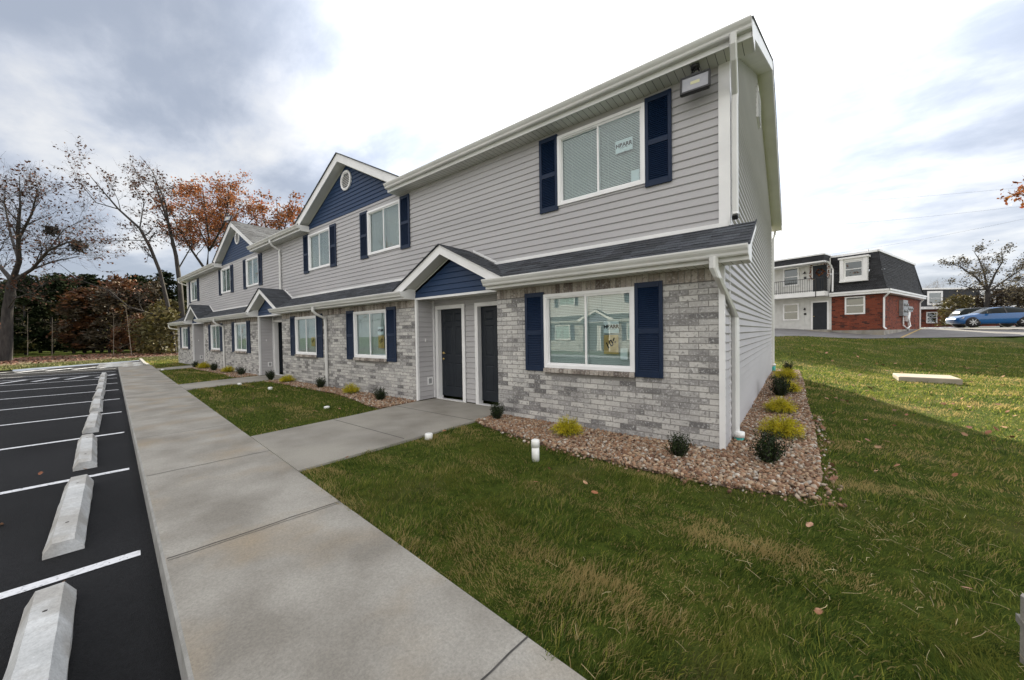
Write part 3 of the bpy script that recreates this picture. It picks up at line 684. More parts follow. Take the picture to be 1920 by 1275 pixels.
# trims
def tr1(*bxs, name='corner_trim'):
    mb = MB(); [mb.box(*q) for q in bxs]; mb.build(name, M['trim'], b1)
tr1((-.045, .022, -.022, .0, -.08, Z1), (-.0, .022, -.0, .022, -.08, Z1))
tr1((-.004, .024, .46, .475, -.08, 2.75))
tr1((-.115, .022, YU - .026, YU - .0, Z2 - .0, Z3), (.0, .024, YU, YU + .10, Z2 + .0, 5.2))
tr1((LB - .02, LB + .09, YU - .026, YU, Z2, Z3))
tr1((-.0, .022, D - .09, D + .02, -.08, 5.1))
for a, b in rec:
    tr1((a - .012, a + .045, -.022, .002, -.06, Z1), (a, a + .022, 0, .05, -.06, Z1))
    tr1((a + .001, a + .04, YU - .05, YU - .018, -.06, Z1))
    tr1((a, b, -.026, .001, Z1 - .015, Z1 + .030), name='gable_trim')
mb = MB()    # white flashing where lower roof meets the wall
prev = LB
for (a, b), c in zip(rec[::-1], gab_l[::-1]):
    mb.box(prev, c - .75, YU - .045, YU - .017, Z2 - .01, Z2 + .045); prev = c + .75
mb.box(prev, 0.0, YU - .045, YU - .017, Z2 - .01, Z2 + .045)
for c in gab_l:
    mb.obox((c + .78, YU - .045, 2.87), (-.70 * .9, 0, .315 * 1.0), (0, .028, 0), (0, 0, .045))
    mb.obox((c - .78, YU - .045, 2.87), (.70 * .9, 0, .315 * 1.0), (0, .028, 0), (0, 0, .045))
mb.build('wall_flashing', M['trim'], b1)
# soffits / fascias
def grooved(mb, x0, x1, y0, y1, z, st=.10, mi=0):
    x = x0
    while x < x1 - 1e-3:
        e_ = min(x + st, x1); mb.quad((x, y0, z), (x, y1, z), (e_ - .006, y1, z), (e_ - .006, y0, z), mi)
        if e_ < x1: mb.quad((e_ - .006, y0, z), (e_ - .006, y1, z), (e_, y1, z + .008), (e_, y0, z + .008), 1)
        x = e_
ueave = [(LB - .3, -19.97 - 2.56), (-19.97 + 2.56, -9.97 - 2.56), (-9.97 + 2.56, .30)]
leave = [(LB - .3, -26.23), (-23.79, -15.95), (-13.66, -6.10), (-3.68, .30)]
mb = MB()
for a, b in ueave: grooved(mb, a, b, .22, YU + .0, Z3)
for a, b in leave: grooved(mb, a, b, -.30, .0, Z1)
for a, b in rec: grooved(mb, a, b, 0.0, YU, Z1 + .012)
mb.quad((0.3, YU, Z3), (0, YU, Z3), (0, YU, Z3), (0.3, YU, Z3)) if False else None
mb.build('soffit', [M['soffit'], M['joint']], b1)
mb = MB()
for a, b in ueave:
    mb.box(a, b, .20, .22, Z3 - .004, 5.235)
    mb.box(b - .012, b, .22, YU, Z3 - .002, 5.22) ; mb.box(a, a + .012, .22, YU, Z3 - .002, 5.22)
for a, b in leave:
    mb.box(a, b, -.32, -.30, Z1 - .004, 2.40)
    pr = [(0, -.30, Z1 - .002), (0, .0, Z1 - .002), (0, .0, 2.56), (0, -.30, 2.40)]
    for xx in (a, b - .012): mb.prism([(xx, p[1], p[2]) for p in pr], (.012, 0, 0))
mb.box(.0, .30, .0, .012, Z1, 2.40) if False else None
mb.build('fascia', M['gutter'], b1)
# rake boards right end: lower roof and main roof
def slab(mb, p, q, nrm, dx, th, mi=0):
    p, q, nrm = map(np.array, (p, q, nrm)); mb.obox(p, q - p, (dx, 0, 0), nrm * th, mi)
for X0 in (.285, LB - .30):
    mb = MB(); mb.prism([(X0, -.34, 2.30), (X0, -.34, 2.405), (X0, .60, 2.872), (X0, .60, 2.77), (X0, .0, 2.46), (X0, -.02, Z1), (X0, -.30, Z1)], (.018, 0, 0)); mb.build('rake_board', M['trim'], b1)
    yb = D + .48; zb_ = 5.22
    mb = MB(); mb.prism([(X0, .20, 5.245), (X0, RY, RZ - .005), (X0, yb, zb_ - .0), (X0, yb, zb_ - .21), (X0, RY, RZ - .21), (X0, YU, 5.19), (X0, YU, Z3), (X0, .20, Z3)], (.018, 0, 0)); mb.build('rake_board', M['trim'], b1)
for X0, X1 in ((0.0, .285), (LB - .285, LB)):
    mb = MB(); mb.add([(X0, YU, Z3), (X1, YU, Z3), (X0, YU, 5.20), (X1, YU, 5.20), (X0, RY, RZ - .19), (X1, RY, RZ - .19), (X0, D + .46, 5.03), (X1, D + .46, 5.03), (X0, D + .48, 5.22), (X1, D + .48, 5.22)], [(0, 1, 3, 2), (2, 3, 5, 4), (4, 5, 7, 6), (6, 7, 9, 8)]); mb.build('rake_soffit', M['soffit'], b1)
    mb = MB(); mb.quad((X0, 0.0, Z1), (X1, 0.0, Z1), (X1, .6, 2.76), (X0, .6, 2.76)); 
mb.build('rake_soffit', M['soffit'], b1)
# roofs
mb = MB()
s1 = (2.855 - 2.405) / (.52 + .345); vl_ = math.hypot(.52 + .345, 2.855 - 2.405)
v = np.array((0, 1, s1)); v /= np.linalg.norm(v); n = np.array((0, -s1, 1)); n /= np.linalg.norm(n)
def segs(gabs, zr, z0_, dz_, sl_=.505):
    cs = sorted(gabs); out_ = []; L0 = None
    for i in range(len(cs) + 1):
        cl_, cr_ = (cs[i - 1] if i > 0 else None), (cs[i] if i < len(cs) else None)
        def lim(t, cl_=cl_, cr_=cr_):
            hw = max(0.0, (zr - (z0_ + dz_ * t)) / sl_ - .03)
            return (LB - .31 if cl_ is None else cl_ + hw), (.315 if cr_ is None else cr_ - hw)
        out_.append(lim)
    return out_
for q_, lm in enumerate(segs([c - .03 for c in gab_l], 3.25, 2.405, .45 / vl_)):
    shingles(mb, (0, -.345, 2.405), (1, 0, 0), v, n, vl_, lm, ex=.125, seed=11 + q_)
    a0_, a1_ = lm(0); b0_, b1_ = lm(vl_)
    mb.quad((a0_, -.345, 2.395), (a1_, -.345, 2.395), (a1_, -.345, 2.415), (a0_, -.345, 2.415)); mb.quad((a0_, -.345, 2.395), (b0_, .52, 2.845), (b1_, .52, 2.845), (a1_, -.345, 2.395))
mb.prism([(.3, -.345, 2.398), (.3, -.345, 2.412), (.3, .56, 2.885), (.3, .56, 2.866)], (.016, 0, 0))
mb.build('lower_roof', M['shingle'], b1)
mb = MB()
s2 = (RZ - 5.24) / (RY - .16); vl2 = math.hypot(RY - .16, RZ - 5.24); v = np.array((0, 1, s2)); v /= np.linalg.norm(v); n = np.array((0, -s2, 1)); n /= np.linalg.norm(n)
for q_, lm in enumerate(segs([c - .02 for c in gab_u], 6.85, 5.236, (RZ - 5.236) / vl2)): shingles(mb, (0, .15, 5.236), (1, 0, 0), v, n, vl2 + .01, lm, ex=.15, seed=60 + q_)
yb = D + .48; s3 = (RZ - 5.22) / (yb - RY)
mb.quad((LB - .31, RY, RZ), (.315, RY, RZ), (.315, yb, 5.22), (LB - .31, yb, 5.22))
for X0 in (.30, LB - .315):
    mb.prism([(X0, .15, 5.222), (X0, .15, 5.24), (X0, RY, RZ + .012), (X0, RY, RZ - .012)], (.016, 0, 0)); mb.prism([(X0, RY, RZ + .012), (X0, yb, 5.232), (X0, yb, 5.205), (X0, RY, RZ - .012)], (.016, 0, 0))
mb.build('main_roof', M['shingle_up'], b1)
# cross gables
def gable(c, yf, yback, zr, hw, slope, fd, wall_y, wall_hw, matr, seed, dz):
    g = MB(); sl_ = math.hypot(1, slope)
    for sgn in (-1, 1):
        foot = np.array((c + sgn * hw, yf - .035, zr - slope * hw)); vdir = np.array((-sgn, 0, slope)) / sl_; nn = np.array((sgn * slope, 0, 1)) / sl_
        shingles(g, foot, (0, 1, 0), vdir, nn, hw * sl_, lambda t: (0, yback - yf), ex=.14, seed=seed + sgn)
        # thickness edge
        g.obox(foot - nn * .014, vdir * hw * sl_, (0, .02, 0), nn * .016)
        g.quad(tuple(foot - nn * .014), tuple(foot - nn * .014 + vdir * hw * sl_), tuple(foot - nn * .014 + vdir * hw * sl_ + np.array((0, yback - yf, 0))), tuple(foot - nn * .014 + np.array((0, yback - yf, 0))))
    r = g.build('gable_roof', matr, b1)
    t = MB()
    for sgn in (-1, 1):      # rake fascia boards (mitred at the ridge) with a fine drip line
        x0 = c + sgn * hw; zt = zr - .018
        t.prism([(c, yf, zt), (x0, yf, zt - slope * hw), (x0 - sgn * fd / slope * .55, yf, zt - slope * hw - .0 - 0.0), (x0 - sgn * .25, yf, zt - slope * (hw - .25) - fd), (c, yf, zt - fd)], (0, .022, 0))
        t.obox((c, yf - .006, zt - .004), (sgn * hw, 0, -slope * hw), (0, .006, 0), (0, 0, -.012))
    t.build('rake_fascia', M['trim'], r)
    s_ = MB()
    for sgn in (-1, 1):
        zt = zr - .018 - fd + .012
        hw2 = hw - .2
        s_.quad((c, yf + .02, zt), (c, wall_y, zt), (c + sgn * hw2, wall_y, zt - slope * hw2), (c + sgn * hw2, yf + .02, zt - slope * hw2))
        s_.obox((c, wall_y - .022, zt - .02), (sgn * wall_hw, 0, -slope * wall_hw), (0, .010, 0), (0, 0, -.022))
    s_.build('gable_soffit', M['soffit'], r)
for i, c in enumerate(gab_l): gable(c - .03, -.30, .52, 3.25, 1.60, .505, .185, 0.0, 1.18, M['shingle'], 40 + i, 0)
for i, c in enumerate(gab_u): gable(c - .02, .24, 3.7, 6.85, 3.0, .505, .235, YU, 2.56, M['shingle_up'], 50 + i, 0)
# gutters
def gutter(a, b, yb_, zt, name='gutter'):
    pr = [(0, -.0, 0.0), (0, 0, -.115), (0, -.062, -.115), (0, -.075, -.100), (0, -.082, -.075), (0, -.105, -.045), (0, -.118, -.018), (0, -.118, 0.0), (0, -.105, .004), (0, -.105, -.010)]
    mb = MB(); mb.prism([(a, yb_ + p[1], zt + p[2]) for p in pr], (b - a, 0, 0)); return mb.build(name, M['gutter'], b1)
for a, b in ueave: gutter(a, b, .20, 5.215)
for a, b in leave: gutter(a, b, -.32, 2.395)
mb = MB(); mb.box(LB - .3, .3, D + .48, D + .60, 5.1, 5.22); mb.build('gutter', M['gutter'], b1)
# windows
def win_frame():
    mb = MB(); w_, h_ = WW, WH; t = .058
    def ring(x0, x1, z0, z1, t, y0, y1, mi=0):
        mb.prism([(x0, y0, z0), (x1, y0, z0), (x1 - t, y0, z0 + t), (x0 + t, y0, z0 + t)], (0, y1 - y0, 0), mi)
        mb.prism([(x1, y0, z0), (x1, y0, z1), (x1 - t, y0, z1 - t), (x1 - t, y0, z0 + t)], (0, y1 - y0, 0), mi)
        mb.prism([(x1, y0, z1), (x0, y0, z1), (x0 + t, y0, z1 - t), (x1 - t, y0, z1 - t)], (0, y1 - y0, 0), mi)
        mb.prism([(x0, y0, z1), (x0, y0, z0), (x0 + t, y0, z0 + t), (x0 + t, y0, z1 - t)], (0, y1 - y0, 0), mi)
    ring(0, w_, 0, h_, .050, -.028, .05)
    ring(.049, w_ - .049, .049, h_ - .049, .022, -.010, .05)
    ring(.050, w_ / 2 + .018, .050, h_ - .050, .032, .020, .045)         # left sash (behind)
    ring(w_ / 2 - .022, w_ - .050, .050, h_ - .050, .032, -.004, .024)   # right sash
    return mb.mesh('window', M['frame'])
def pane_mesh(x0, x1, y):
    mb = MB(); mb.quad((x0, y, .08), (x1, y, .08), (x1, y, WH - .08), (x0, y, WH - .08)); return mb.mesh('pane', M['glass'])
def blind_mesh():
    mb = MB(); z = .07
    while z < WH - .07:
        mb.add([(.06, .058, z), (WW - .06, .058, z), (WW - .06, .072, z + .0225), (.06, .072, z + .0225)], [(0, 1, 2, 3)]); z += .0255
    mb.box(.06, WW - .06, .055, .09, WH - .075, WH - .045)
    for x in (.25, .62, .92, 1.3): mb.box(x, x + .002, .058, .061, .07, WH - .07)
    return mb.mesh('blind', M['blind'])
wf, pl_, pr_, bl = win_frame(), pane_mesh(.08, WW / 2 - .01, .034), pane_mesh(WW / 2 + .008, WW - .08, .010), blind_mesh()
def shutter_mesh():
    mb = MB(); w_, h_ = .385, 1.335; t = .03; st = .052
    mb.box(0, st, -t, 0, 0, h_, bev=.004); mb.box(w_ - st, w_, -t, 0, 0, h_, bev=.004)
    for z0, z1 in ((0, .085), (h_ * .46, h_ * .46 + .075), (h_ - .075, h_)): mb.box(st, w_ - st, -t + .002, 0, z0, z1)
    for z0, z1 in ((.085, h_ * .46), (h_ * .46 + .075, h_ - .075)):
        n = int((z1 - z0) / .0285); dz = (z1 - z0) / n
        for k in range(n):
            z = z0 + k * dz; mb.add([(st, -.024, z + .003), (w_ - st, -.024, z + .003), (w_ - st, -.004, z + dz + .004), (st, -.004, z + dz + .004), (st, -.006, z), (w_ - st, -.006, z)], [(0, 1, 2, 3), (4, 5, 1, 0)])
    mb.quad((st, -.002, 0), (w_ - st, -.002, 0), (w_ - st, -.002, h_), (st, -.002, h_))
    return mb.mesh('shutter', M['shutter'])
shm = shutter_mesh()
def sill_mesh():
    mb = MB(); r = random.Random(4); w_ = WW; n = 20
    for i in range(n):
        a, b = i * w_ / n + .004, (i + 1) * w_ / n - .004; y = -.060 + r.uniform(-.004, .004)
        mb.add([(a, y, -.075), (b, y, -.075), (b, y, -.012), (a, y, -.012), (a, .02, -.075), (b, .02, -.075), (b, .02, .006), (a, .02, .006)], [(0, 1, 2, 3), (3, 2, 6, 7), (0, 4, 5, 1), (0, 3, 7, 4), (1, 5, 6, 2)])
    mb.box(.002, w_ - .002, -.052, .02, -.070, -.02, 1)
    return mb.mesh('sill', [M['brick_cap'], M['mortar']])
slm = sill_mesh()
for cs, zz, yy, low in ((lowc, LZ, -.006, True), (upc, UZ, YU - .012, False)):
    for c in cs:
        x0 = c - WW / 2
        wo = link('window', wf, b1, (x0, yy, zz)); link('pane', pl_, wo); link('pane', pr_, wo); link('blind', bl, wo)
        if low: link('sill', slm, wo)
        yo = yy - (.006 if low else .004)
        link('shutter', shm, b1, (x0 - .385, yo, zz - .065)); link('shutter', shm, b1, (x0 + WW, yo, zz - .065))
# doors
def door_mesh(flip):
    mb = MB(); w_, h_ = .80, 2.02
    def pn(x0, x1, z0, z1):
        d = .010
        mb.quad((x0, 0, z0), (x1, 0, z0), (x1 - .02, d, z0 + .02), (x0 + .02, d, z0 + .02)); mb.quad((x1, 0, z0), (x1, 0, z1), (x1 - .02, d, z1 - .02), (x1 - .02, d, z0 + .02))
        mb.quad((x1, 0, z1), (x0, 0, z1), (x0 + .02, d, z1 - .02), (x1 - .02, d, z1 - .02)); mb.quad((x0, 0, z1), (x0, 0, z0), (x0 + .02, d, z0 + .02), (x0 + .02, d, z1 - .02))
        mb.quad((x0 + .02, d, z0 + .02), (x1 - .02, d, z0 + .02), (x1 - .045, .002, z0 + .045), (x0 + .045, .002, z0 + .045)); mb.quad((x1 - .02, d, z0 + .02), (x1 - .02, d, z1 - .02), (x1 - .045, .002, z1 - .045), (x1 - .045, .002, z0 + .045))
        mb.quad((x1 - .02, d, z1 - .02), (x0 + .02, d, z1 - .02), (x0 + .045, .002, z1 - .045), (x1 - .045, .002, z1 - .045)); mb.quad((x0 + .02, d, z1 - .02), (x0 + .02, d, z0 + .02), (x0 + .045, .002, z0 + .045), (x0 + .045, .002, z1 - .045))
        mb.quad((x0 + .045, .002, z0 + .045), (x1 - .045, .002, z0 + .045), (x1 - .045, .002, z1 - .045), (x0 + .045, .002, z1 - .045))
    xs_ = [0, .10, .365, .435, .70, .80]; zs_ = [0, .20, .78, .95, 1.62, 1.72, 1.93, h_]
    for i in range(5):
        for k in range(7):
            if i in (1, 3) and k in (1, 3, 5): pn(xs_[i], xs_[i + 1], zs_[k], zs_[k + 1])
            else: mb.quad((xs_[i], 0, zs_[k]), (xs_[i + 1], 0, zs_[k]), (xs_[i + 1], 0, zs_[k + 1]), (xs_[i], 0, zs_[k + 1]))
    mb.box(0, .80, .004 + .010, .04, 0, h_)
    for x in (0, .8): mb.quad((x, 0, 0), (x, .04, 0), (x, .04, h_), (x, 0, h_))
    return mb.mesh('door', M['door'])
dm = door_mesh(0)
def door_trim():
    mb = MB(); w_, h_ = .80, 2.02; t = .085
    for x0, x1 in ((-t, 0), (w_, w_ + t)): mb.box(x0, x1, -.024, .0, -.08, h_ + t)
    mb.box(0, w_, -.024, .0, h_, h_ + t)
    for x0, x1 in ((-.02, -.0), (w_ + .0, w_ + .02)): mb.box(x0, x1, .0, .12, -.08, h_ + .02)
    mb.box(0, w_, .0, .12, h_, h_ + .02); mb.box(-.0, w_, -.03, .10, -.078, -.066 + .07 * 0, 0)
    return mb.mesh('door_frame', M['trim'])
dtm = door_trim()
for i, (x0, a, b) in enumerate(doors):
    fr_ = link('door_frame', dtm, b1, (x0, YU - .014, .0)); lft = x0 - a < .5
    opened = (i == 2)
    do = link('door', dm, b1, (x0, YU + .075, .0))
    if opened: do['label'] = 'front door standing open into a dark hall'; do.location = (x0 + .01, YU + .12, 0); do.rotation_euler = (0, 0, math.radians(84))
    mb = MB(); hx = .07 if lft else .73; sg = 1 if lft else -1
    if opened: hx = .73; sg = -1
    mb.tube([(hx, -.003, 1.00), (hx, -.016, 1.00)], .030, 12); mb.tube([(hx, -.016, 1.00), (hx, -.05, 1.00), (hx + sg * .11, -.055, .995)], [.010, .010, .008], 8)
    h_ = mb.build('door_handle', M['brass'], do)
    mb = MB(); mb.tube([(hx, -.003, 1.14 - .28), (hx, -.02, 1.14 - .28)], .026, 12); mb.build('door_lock', M['brass'], do)
# recess fittings
for a, b in rec:
    mb = MB(); mb.box(a + .016, a + .030, .225, .250, 1.27, 1.345); mb.build('doorbell', M['trim'], b1)
    mb = MB(); mb.box(a + .014, a + .034, .275, .42, .26, .44); mb.box(a + .034, a + .038, .305, .39, .29, .41, 1); mb.build('wall_vent', [M['trim'], M['steel']], b1)
# gable vents
for c in gab_u:
    mb = MB(); ng = 28; R1, R2 = .30, .235; y0 = YU - .05; zc = 6.11
    ring = [[(c + R * math.sin(2 * math.pi * k / ng), yy, zc + R * math.cos(2 * math.pi * k / ng)) for k in range(ng)] for R, yy in ((R1, YU - .005), (R1, y0), (R1 - .02, y0 - .01), (R2, y0 - .005), (R2 - .01, YU - .02))]
    V = [p for r in ring for p in r]; mb.add(V, [(i * ng + k, i * ng + (k + 1) % ng, (i + 1) * ng + (k + 1) % ng, (i + 1) * ng + k) for i in range(4) for k in range(ng)] + [tuple(4 * ng + k for k in range(ng))])
    for k in range(-4, 5):
        z = zc + k * .05; hw = math.sqrt(max(0, (R2 - .005) ** 2 - (k * .05) ** 2))
        mb.obox((c - hw, y0 - .002, z - .018), (2 * hw, 0, 0), (0, .026, .020), (0, .004, .012))
        mb.quad((c - hw, y0 + .018, z - .025), (c + hw, y0 + .018, z - .025), (c + hw, y0 + .018, z - .008), (c - hw, y0 + .018, z - .008), 1)
    mb.build('gable_vent', [M['trim'], M['joint']], b1)
mb = MB(); mb.box(.016, .055, 4.6, 5.25, 6.15, 6.85); 
for k in range(10): mb.obox((.055, 4.66, 6.2 + k * .06), (0, .53, 0), (.018, 0, -.03), (.0, 0, .01))
mb.build('gable_vent', M['trim'], b1)
# downspouts
def spout(pts, side=(1, 0, 0), w_=.085, d_=.062, m=M['gutter']):
    mb = MB(); mb.sweep(pts, w_, d_, side); return mb.build('downspout', m, b1)
spout([(.105, .14, 5.11), (.105, .14, 4.99), (.10, .22, 4.86), (.075, YU + .02, 4.60), (.07, YU + .03, 4.46), (.07, YU + .03, 3.02), (.08, YU - .02, 2.955)], (1, 0, 0), .075, .10)
mb = MB(); mb.sweep([(.08, YU - .0, 2.97), (.08, YU - .08, 2.925)], .07, .06, (1, 0, 0)); mb.build('downspout_outlet', M['black'], b1)
spout([(-.04, -.385, 2.29), (-.04, -.385, 2.16), (-.01, -.33, 2.06), (.055, .30, 1.74), (.062, .58, 1.62), (.062, .60, 1.50), (.062, .60, .06), (.07, .585, .0), (.12, .585, -.04)], (.35, 1, 0), .10, .075)
spout([(.10, D + .53, 5.1), (.09, D + .4, 4.9), (.06, D + .05, 4.7), (.055, D + .05, 4.5), (.055, D + .05, .1)], (0, 1, 0), .10, .07)
for x, y in ((.10, .585), (.06, D + .06)):
    mb = MB(); mb.tube([(x, y, -.20), (x, y, -.02 if y < 1 else .14)], .062, 16); mb.build('drain_pipe', M['teal'], b1)
    mb = MB(); mb.tube([(x, y, -.02 if y < 1 else .14), (x, y, .05 if y < 1 else .2)], .070, 16); mb.build('drain_collar', M['pvc'], b1)
for x in (-10.33, -20.35):
    spout([(x - .04, -.385, 2.29), (x - .04, -.385, 2.17), (x - .01, -.30, 2.08), (x + .02, -.07, 1.96), (x + .02, -.055, 1.85), (x + .02, -.055, -.08)])
spout([(-15.0, .14, 5.11), (-15.0, .14, 5.0), (-15.0, .22, 4.90), (-15.0, YU - .07, 4.78), (-15.0, YU - .06, 4.65), (-15.0, YU - .06, 3.16), (-14.98, YU - .16, 3.10)])
spout([(LB - .2, -.385, 2.29), (LB - .2, -.385, 2.15), (LB - .15, -.33, 2.06), (LB - .06, .2, 1.96), (LB - .05, .3, 1.8), (LB - .05, .3, 0.0)])
spout([(LB - .2, .14, 5.11), (LB - .2, .14, 4.98), (LB - .15, .25, 4.9), (LB - .06, .7, 4.75), (LB - .05, .7, 4.6), (LB - .05, .7, 0.2)])
# ---- floodlights
def floodlight(loc, rz, tilt, sc, label):
    t = thing('floodlight', label, 'floodlight', loc, rz, 'floodlights under the eaves'); t.scale = (sc, sc, sc)
    h_ = MB(); a = .20; b_ = .14
    pr = [(-a + .02, -b_), (a - .02, -b_), (a, -b_ + .02), (a, b_ - .02), (a - .02, b_), (-a + .02, b_), (-a, b_ - .02), (-a, -b_ + .02)]
    h_.prism([(x, -.02, z) for x, z in pr], (0, .05, 0))
    for (x0, x1, z0, z1) in ((-a + .005, a - .005, b_ - .03, b_ - .002), (-a + .005, a - .005, -b_ + .002, -b_ + .03), (-a + .002, -a + .03, -b_ + .02, b_ - .02), (a - .03, a - .002, -b_ + .02, b_ - .02)):
        h_.box(x0, x1, -.032, -.018, z0, z1)
    for k in range(9): h_.box(-.15 + k * .036, -.144 + k * .036, .03, .06, -.1, .1)
    ho = h_.build('housing', M['black'], t); ho.rotation_euler = (tilt, 0, 0)
    l_ = MB(); l_.quad((-a + .03, -.0235, -b_ + .03), (a - .03, -.0235, -b_ + .03), (a - .03, -.0235, b_ - .03), (-a + .03, -.0235, b_ - .03)); l_.quad((-.06, -.0255, -.02), (.06, -.0255, -.02), (.06, -.0255, .03), (-.06, -.0255, .03), 1)
    for q in ((-.06, -.02, -a + .03, -b_ + .03),): pass
    l_.build('lens', [M['lens'], M['led']], ho)
    k_ = MB(); k_.tube([(-.05, .03, .10), (-.05, .04, .18), (-.03, .03, .235)], .012, 8); k_.tube([(.05, .03, .10), (.05, .04, .18), (.03, .03, .235)], .012, 8)
    k_.tube([(-.03, .02, .16), (0.02, -.03, .20), (.02, .02, .24)], .008, 6); k_.tube([(0, .02, .225), (0, .02, .262)], .06, 12); k_.box(-.06, .06, -.01, .05, .12, .15)
    k_.build('bracket', M['black'], t); return t
floodlight((-.355, .27, 4.775), math.radians(4), math.radians(-12), .93, 'black framed floodlight hanging under the near right corner eave above a navy shutter')
floodlight((-19.99, .16, 6.93), math.radians(20), math.radians(-20), 1.0, 'small dark floodlight perched on the peak of the far gable')
floodlight((LB - .16, .9, 4.75), math.radians(-70), math.radians(-25), 1.1, 'dark floodlight under the eave at the far left end of the building')
# ---- notices in windows
def notice(x0, x1, z0, z1, y, label, txt=None, sub=None, m=M['paper'], ts=.05, tilt=0.0, shear=0.0, tx=0):
    t = thing('window_notice', label, 'notice', ((x0 + x1) / 2, y, (z0 + z1) / 2), 0, 'notices taped inside windows')
    mb = MB(); a, b = (x1 - x0) / 2, (z1 - z0) / 2; mb.box(-a, a, -.0008, .0008, -b, b); mb.build('sheet', m, t)
    if txt:
        me = text_mesh(txt, ts, M['ink'], .0034, shear); o = link('lettering', me, t, (tx, -.002, .1 * b)); o.rotation_euler = (math.pi / 2, -tilt, 0)
    if sub:
        me = text_mesh(sub, .016, M['ink']); o = link('lettering', me, t, (0, -.002, -.32 * b)); o.rotation_euler = (math.pi / 2, 0, 0)
    return t
ux = upc[0] - WW / 2; lx = lowc[0] - WW / 2
yg = YU - .012 + .0085; yl = -.006 + .0085
notice(ux + 1.06, ux + 1.34, UZ + .60, UZ + .80, yg + .006, 'white printed notice taped in the near upper window', 'HBARR', 'CONSTRUCTION', ts=.082)
notice(ux + 1.31, ux + 1.445, UZ + .09, UZ + .26, yg + .006, 'small pale sticker in the lower right corner of the near upper window')
notice(lx + 1.05, lx + 1.295, LZ + .56, LZ + .74, yl + .006, 'white printed notice above an envelope in the near ground floor window', 'HBARR', 'CONSTRUCTION', ts=.075)
notice(lx + 1.055, lx + 1.285, LZ + .25, LZ + .535, yl + .004, 'yellow envelope numbered 106 taped in the near ground floor window', '106', None, M['bag'], .13, .55, .1)
notice(lx + 1.31, lx + 1.42, LZ + .17, LZ + .345, yl + .006, 'small pale sticker in the corner of the near ground floor window')
l2 = lowc[1] - WW / 2; l3 = lowc[2] - WW / 2
notice(l2 + 1.10, l2 + 1.36, LZ + .60, LZ + .80, yl + .006, 'white printed notice in the ground floor window left of the double doors', 'HBARR', 'CONSTRUCTION', ts=.078)
notice(l2 + 1.12, l2 + 1.38, LZ + .26, LZ + .58, yl + .004, 'yellow envelope in the ground floor window left of the double doors', '105', None, M['bag'], .12, .55, .1)
notice(l3 + 1.10, l3 + 1.34, LZ + .27, LZ + .57, yl + .004, 'yellow envelope in the ground floor window between the two downspouts', '104', None, M['bag'], .12, .55, .1)

# ---- second building across the lot (seen only as reflections in the windows)
def copy_tree(o, parent=None):
    c = o.copy(); COL.objects.link(c)
    if parent is not None: c.parent = parent
    for ch in list(o.children): copy_tree(ch, c)
    return c
b1b = copy_tree(b1); b1b.location = (-26.5, -21.5, 0); b1b.rotation_euler = (0, 0, math.pi)
tag(b1b, 'matching grey apartment building across the parking lot, seen reflected in the windows', 'apartment building')

# ================================================================ ground details
def poly_sheet(name, poly, m, zoff, st=.35, z0=None):
    xs_ = [p[0] for p in poly]; ys_ = [p[1] for p in poly]
    g = [(x, y) for x in np.arange(min(xs_), max(xs_), st) for y in np.arange(min(ys_), max(ys_), st)]
    return cdt_sheet(name, densify(poly, st), [], g, m, zoff)
bedA = [(-3.70, 0), (-3.70, -.62), (-3.35, -.78), (-2.7, -.90), (-1.8, -1.12), (-.8, -1.18), (-.05, -1.20), (.5, -1.10), (.84, -.98), (.93, -.4), (.93, .8), (.90, 4), (.88, 8), (.80, 11.6), (.1, 11.9), (0, 11), (0, 0)]
bedB = [(-6.12, 0), (-6.12, -.95), (-6.6, -.93), (-7.6, -.70), (-8.9, -.50), (-11.2, -.52), (-13.0, -.50), (-13.66, -.62), (-13.66, 0)]
bedC = [(-15.97, 0), (-15.97, -.75), (-16.6, -.8), (-18, -.62), (-20.5, -.66), (-22.5, -.66), (-23.79, -.6), (-23.79, 0)]
def ico(sub):
    t = (1 + 5 ** .5) / 2
    V = [(-1, t, 0), (1, t, 0), (-1, -t, 0), (1, -t, 0), (0, -1, t), (0, 1, t), (0, -1, -t), (0, 1, -t), (t, 0, -1), (t, 0, 1), (-t, 0, -1), (-t, 0, 1)]
    Fc = [(0, 11, 5), (0, 5, 1), (0, 1, 7), (0, 7, 10), (0, 10, 11), (1, 5, 9), (5, 11, 4), (11, 10, 2), (10, 7, 6), (7, 1, 8), (3, 9, 4), (3, 4, 2), (3, 2, 6), (3, 6, 8), (3, 8, 9), (4, 9, 5), (2, 4, 11), (6, 2, 10), (8, 6, 7), (9, 8, 1)]
    V = [np.array(v) / np.linalg.norm(v) for v in V]
    for _ in range(sub):
        c = {}; F2 = []
        def mid(a, b):
            k = (min(a, b), max(a, b))
            if k not in c: m_ = V[a] + V[b]; V.append(m_ / np.linalg.norm(m_)); c[k] = len(V) - 1
            return c[k]
        for a, b, d in Fc:
            x, y, z = mid(a, b), mid(b, d), mid(d, a); F2 += [(a, x, z), (b, y, x), (d, z, y), (x, y, z)]
        Fc = F2
    return np.array(V), np.array(Fc)
def rand_in(poly, n):
    P = np.array(poly); lo, hi = P.min(0), P.max(0); out_ = []
    while len(out_) < n:
        q = rng.uniform(lo, hi, (n, 2)); out_ += [tuple(p) for p in q if inpoly(p[0], p[1], poly)]
    return np.array(out_[:n])
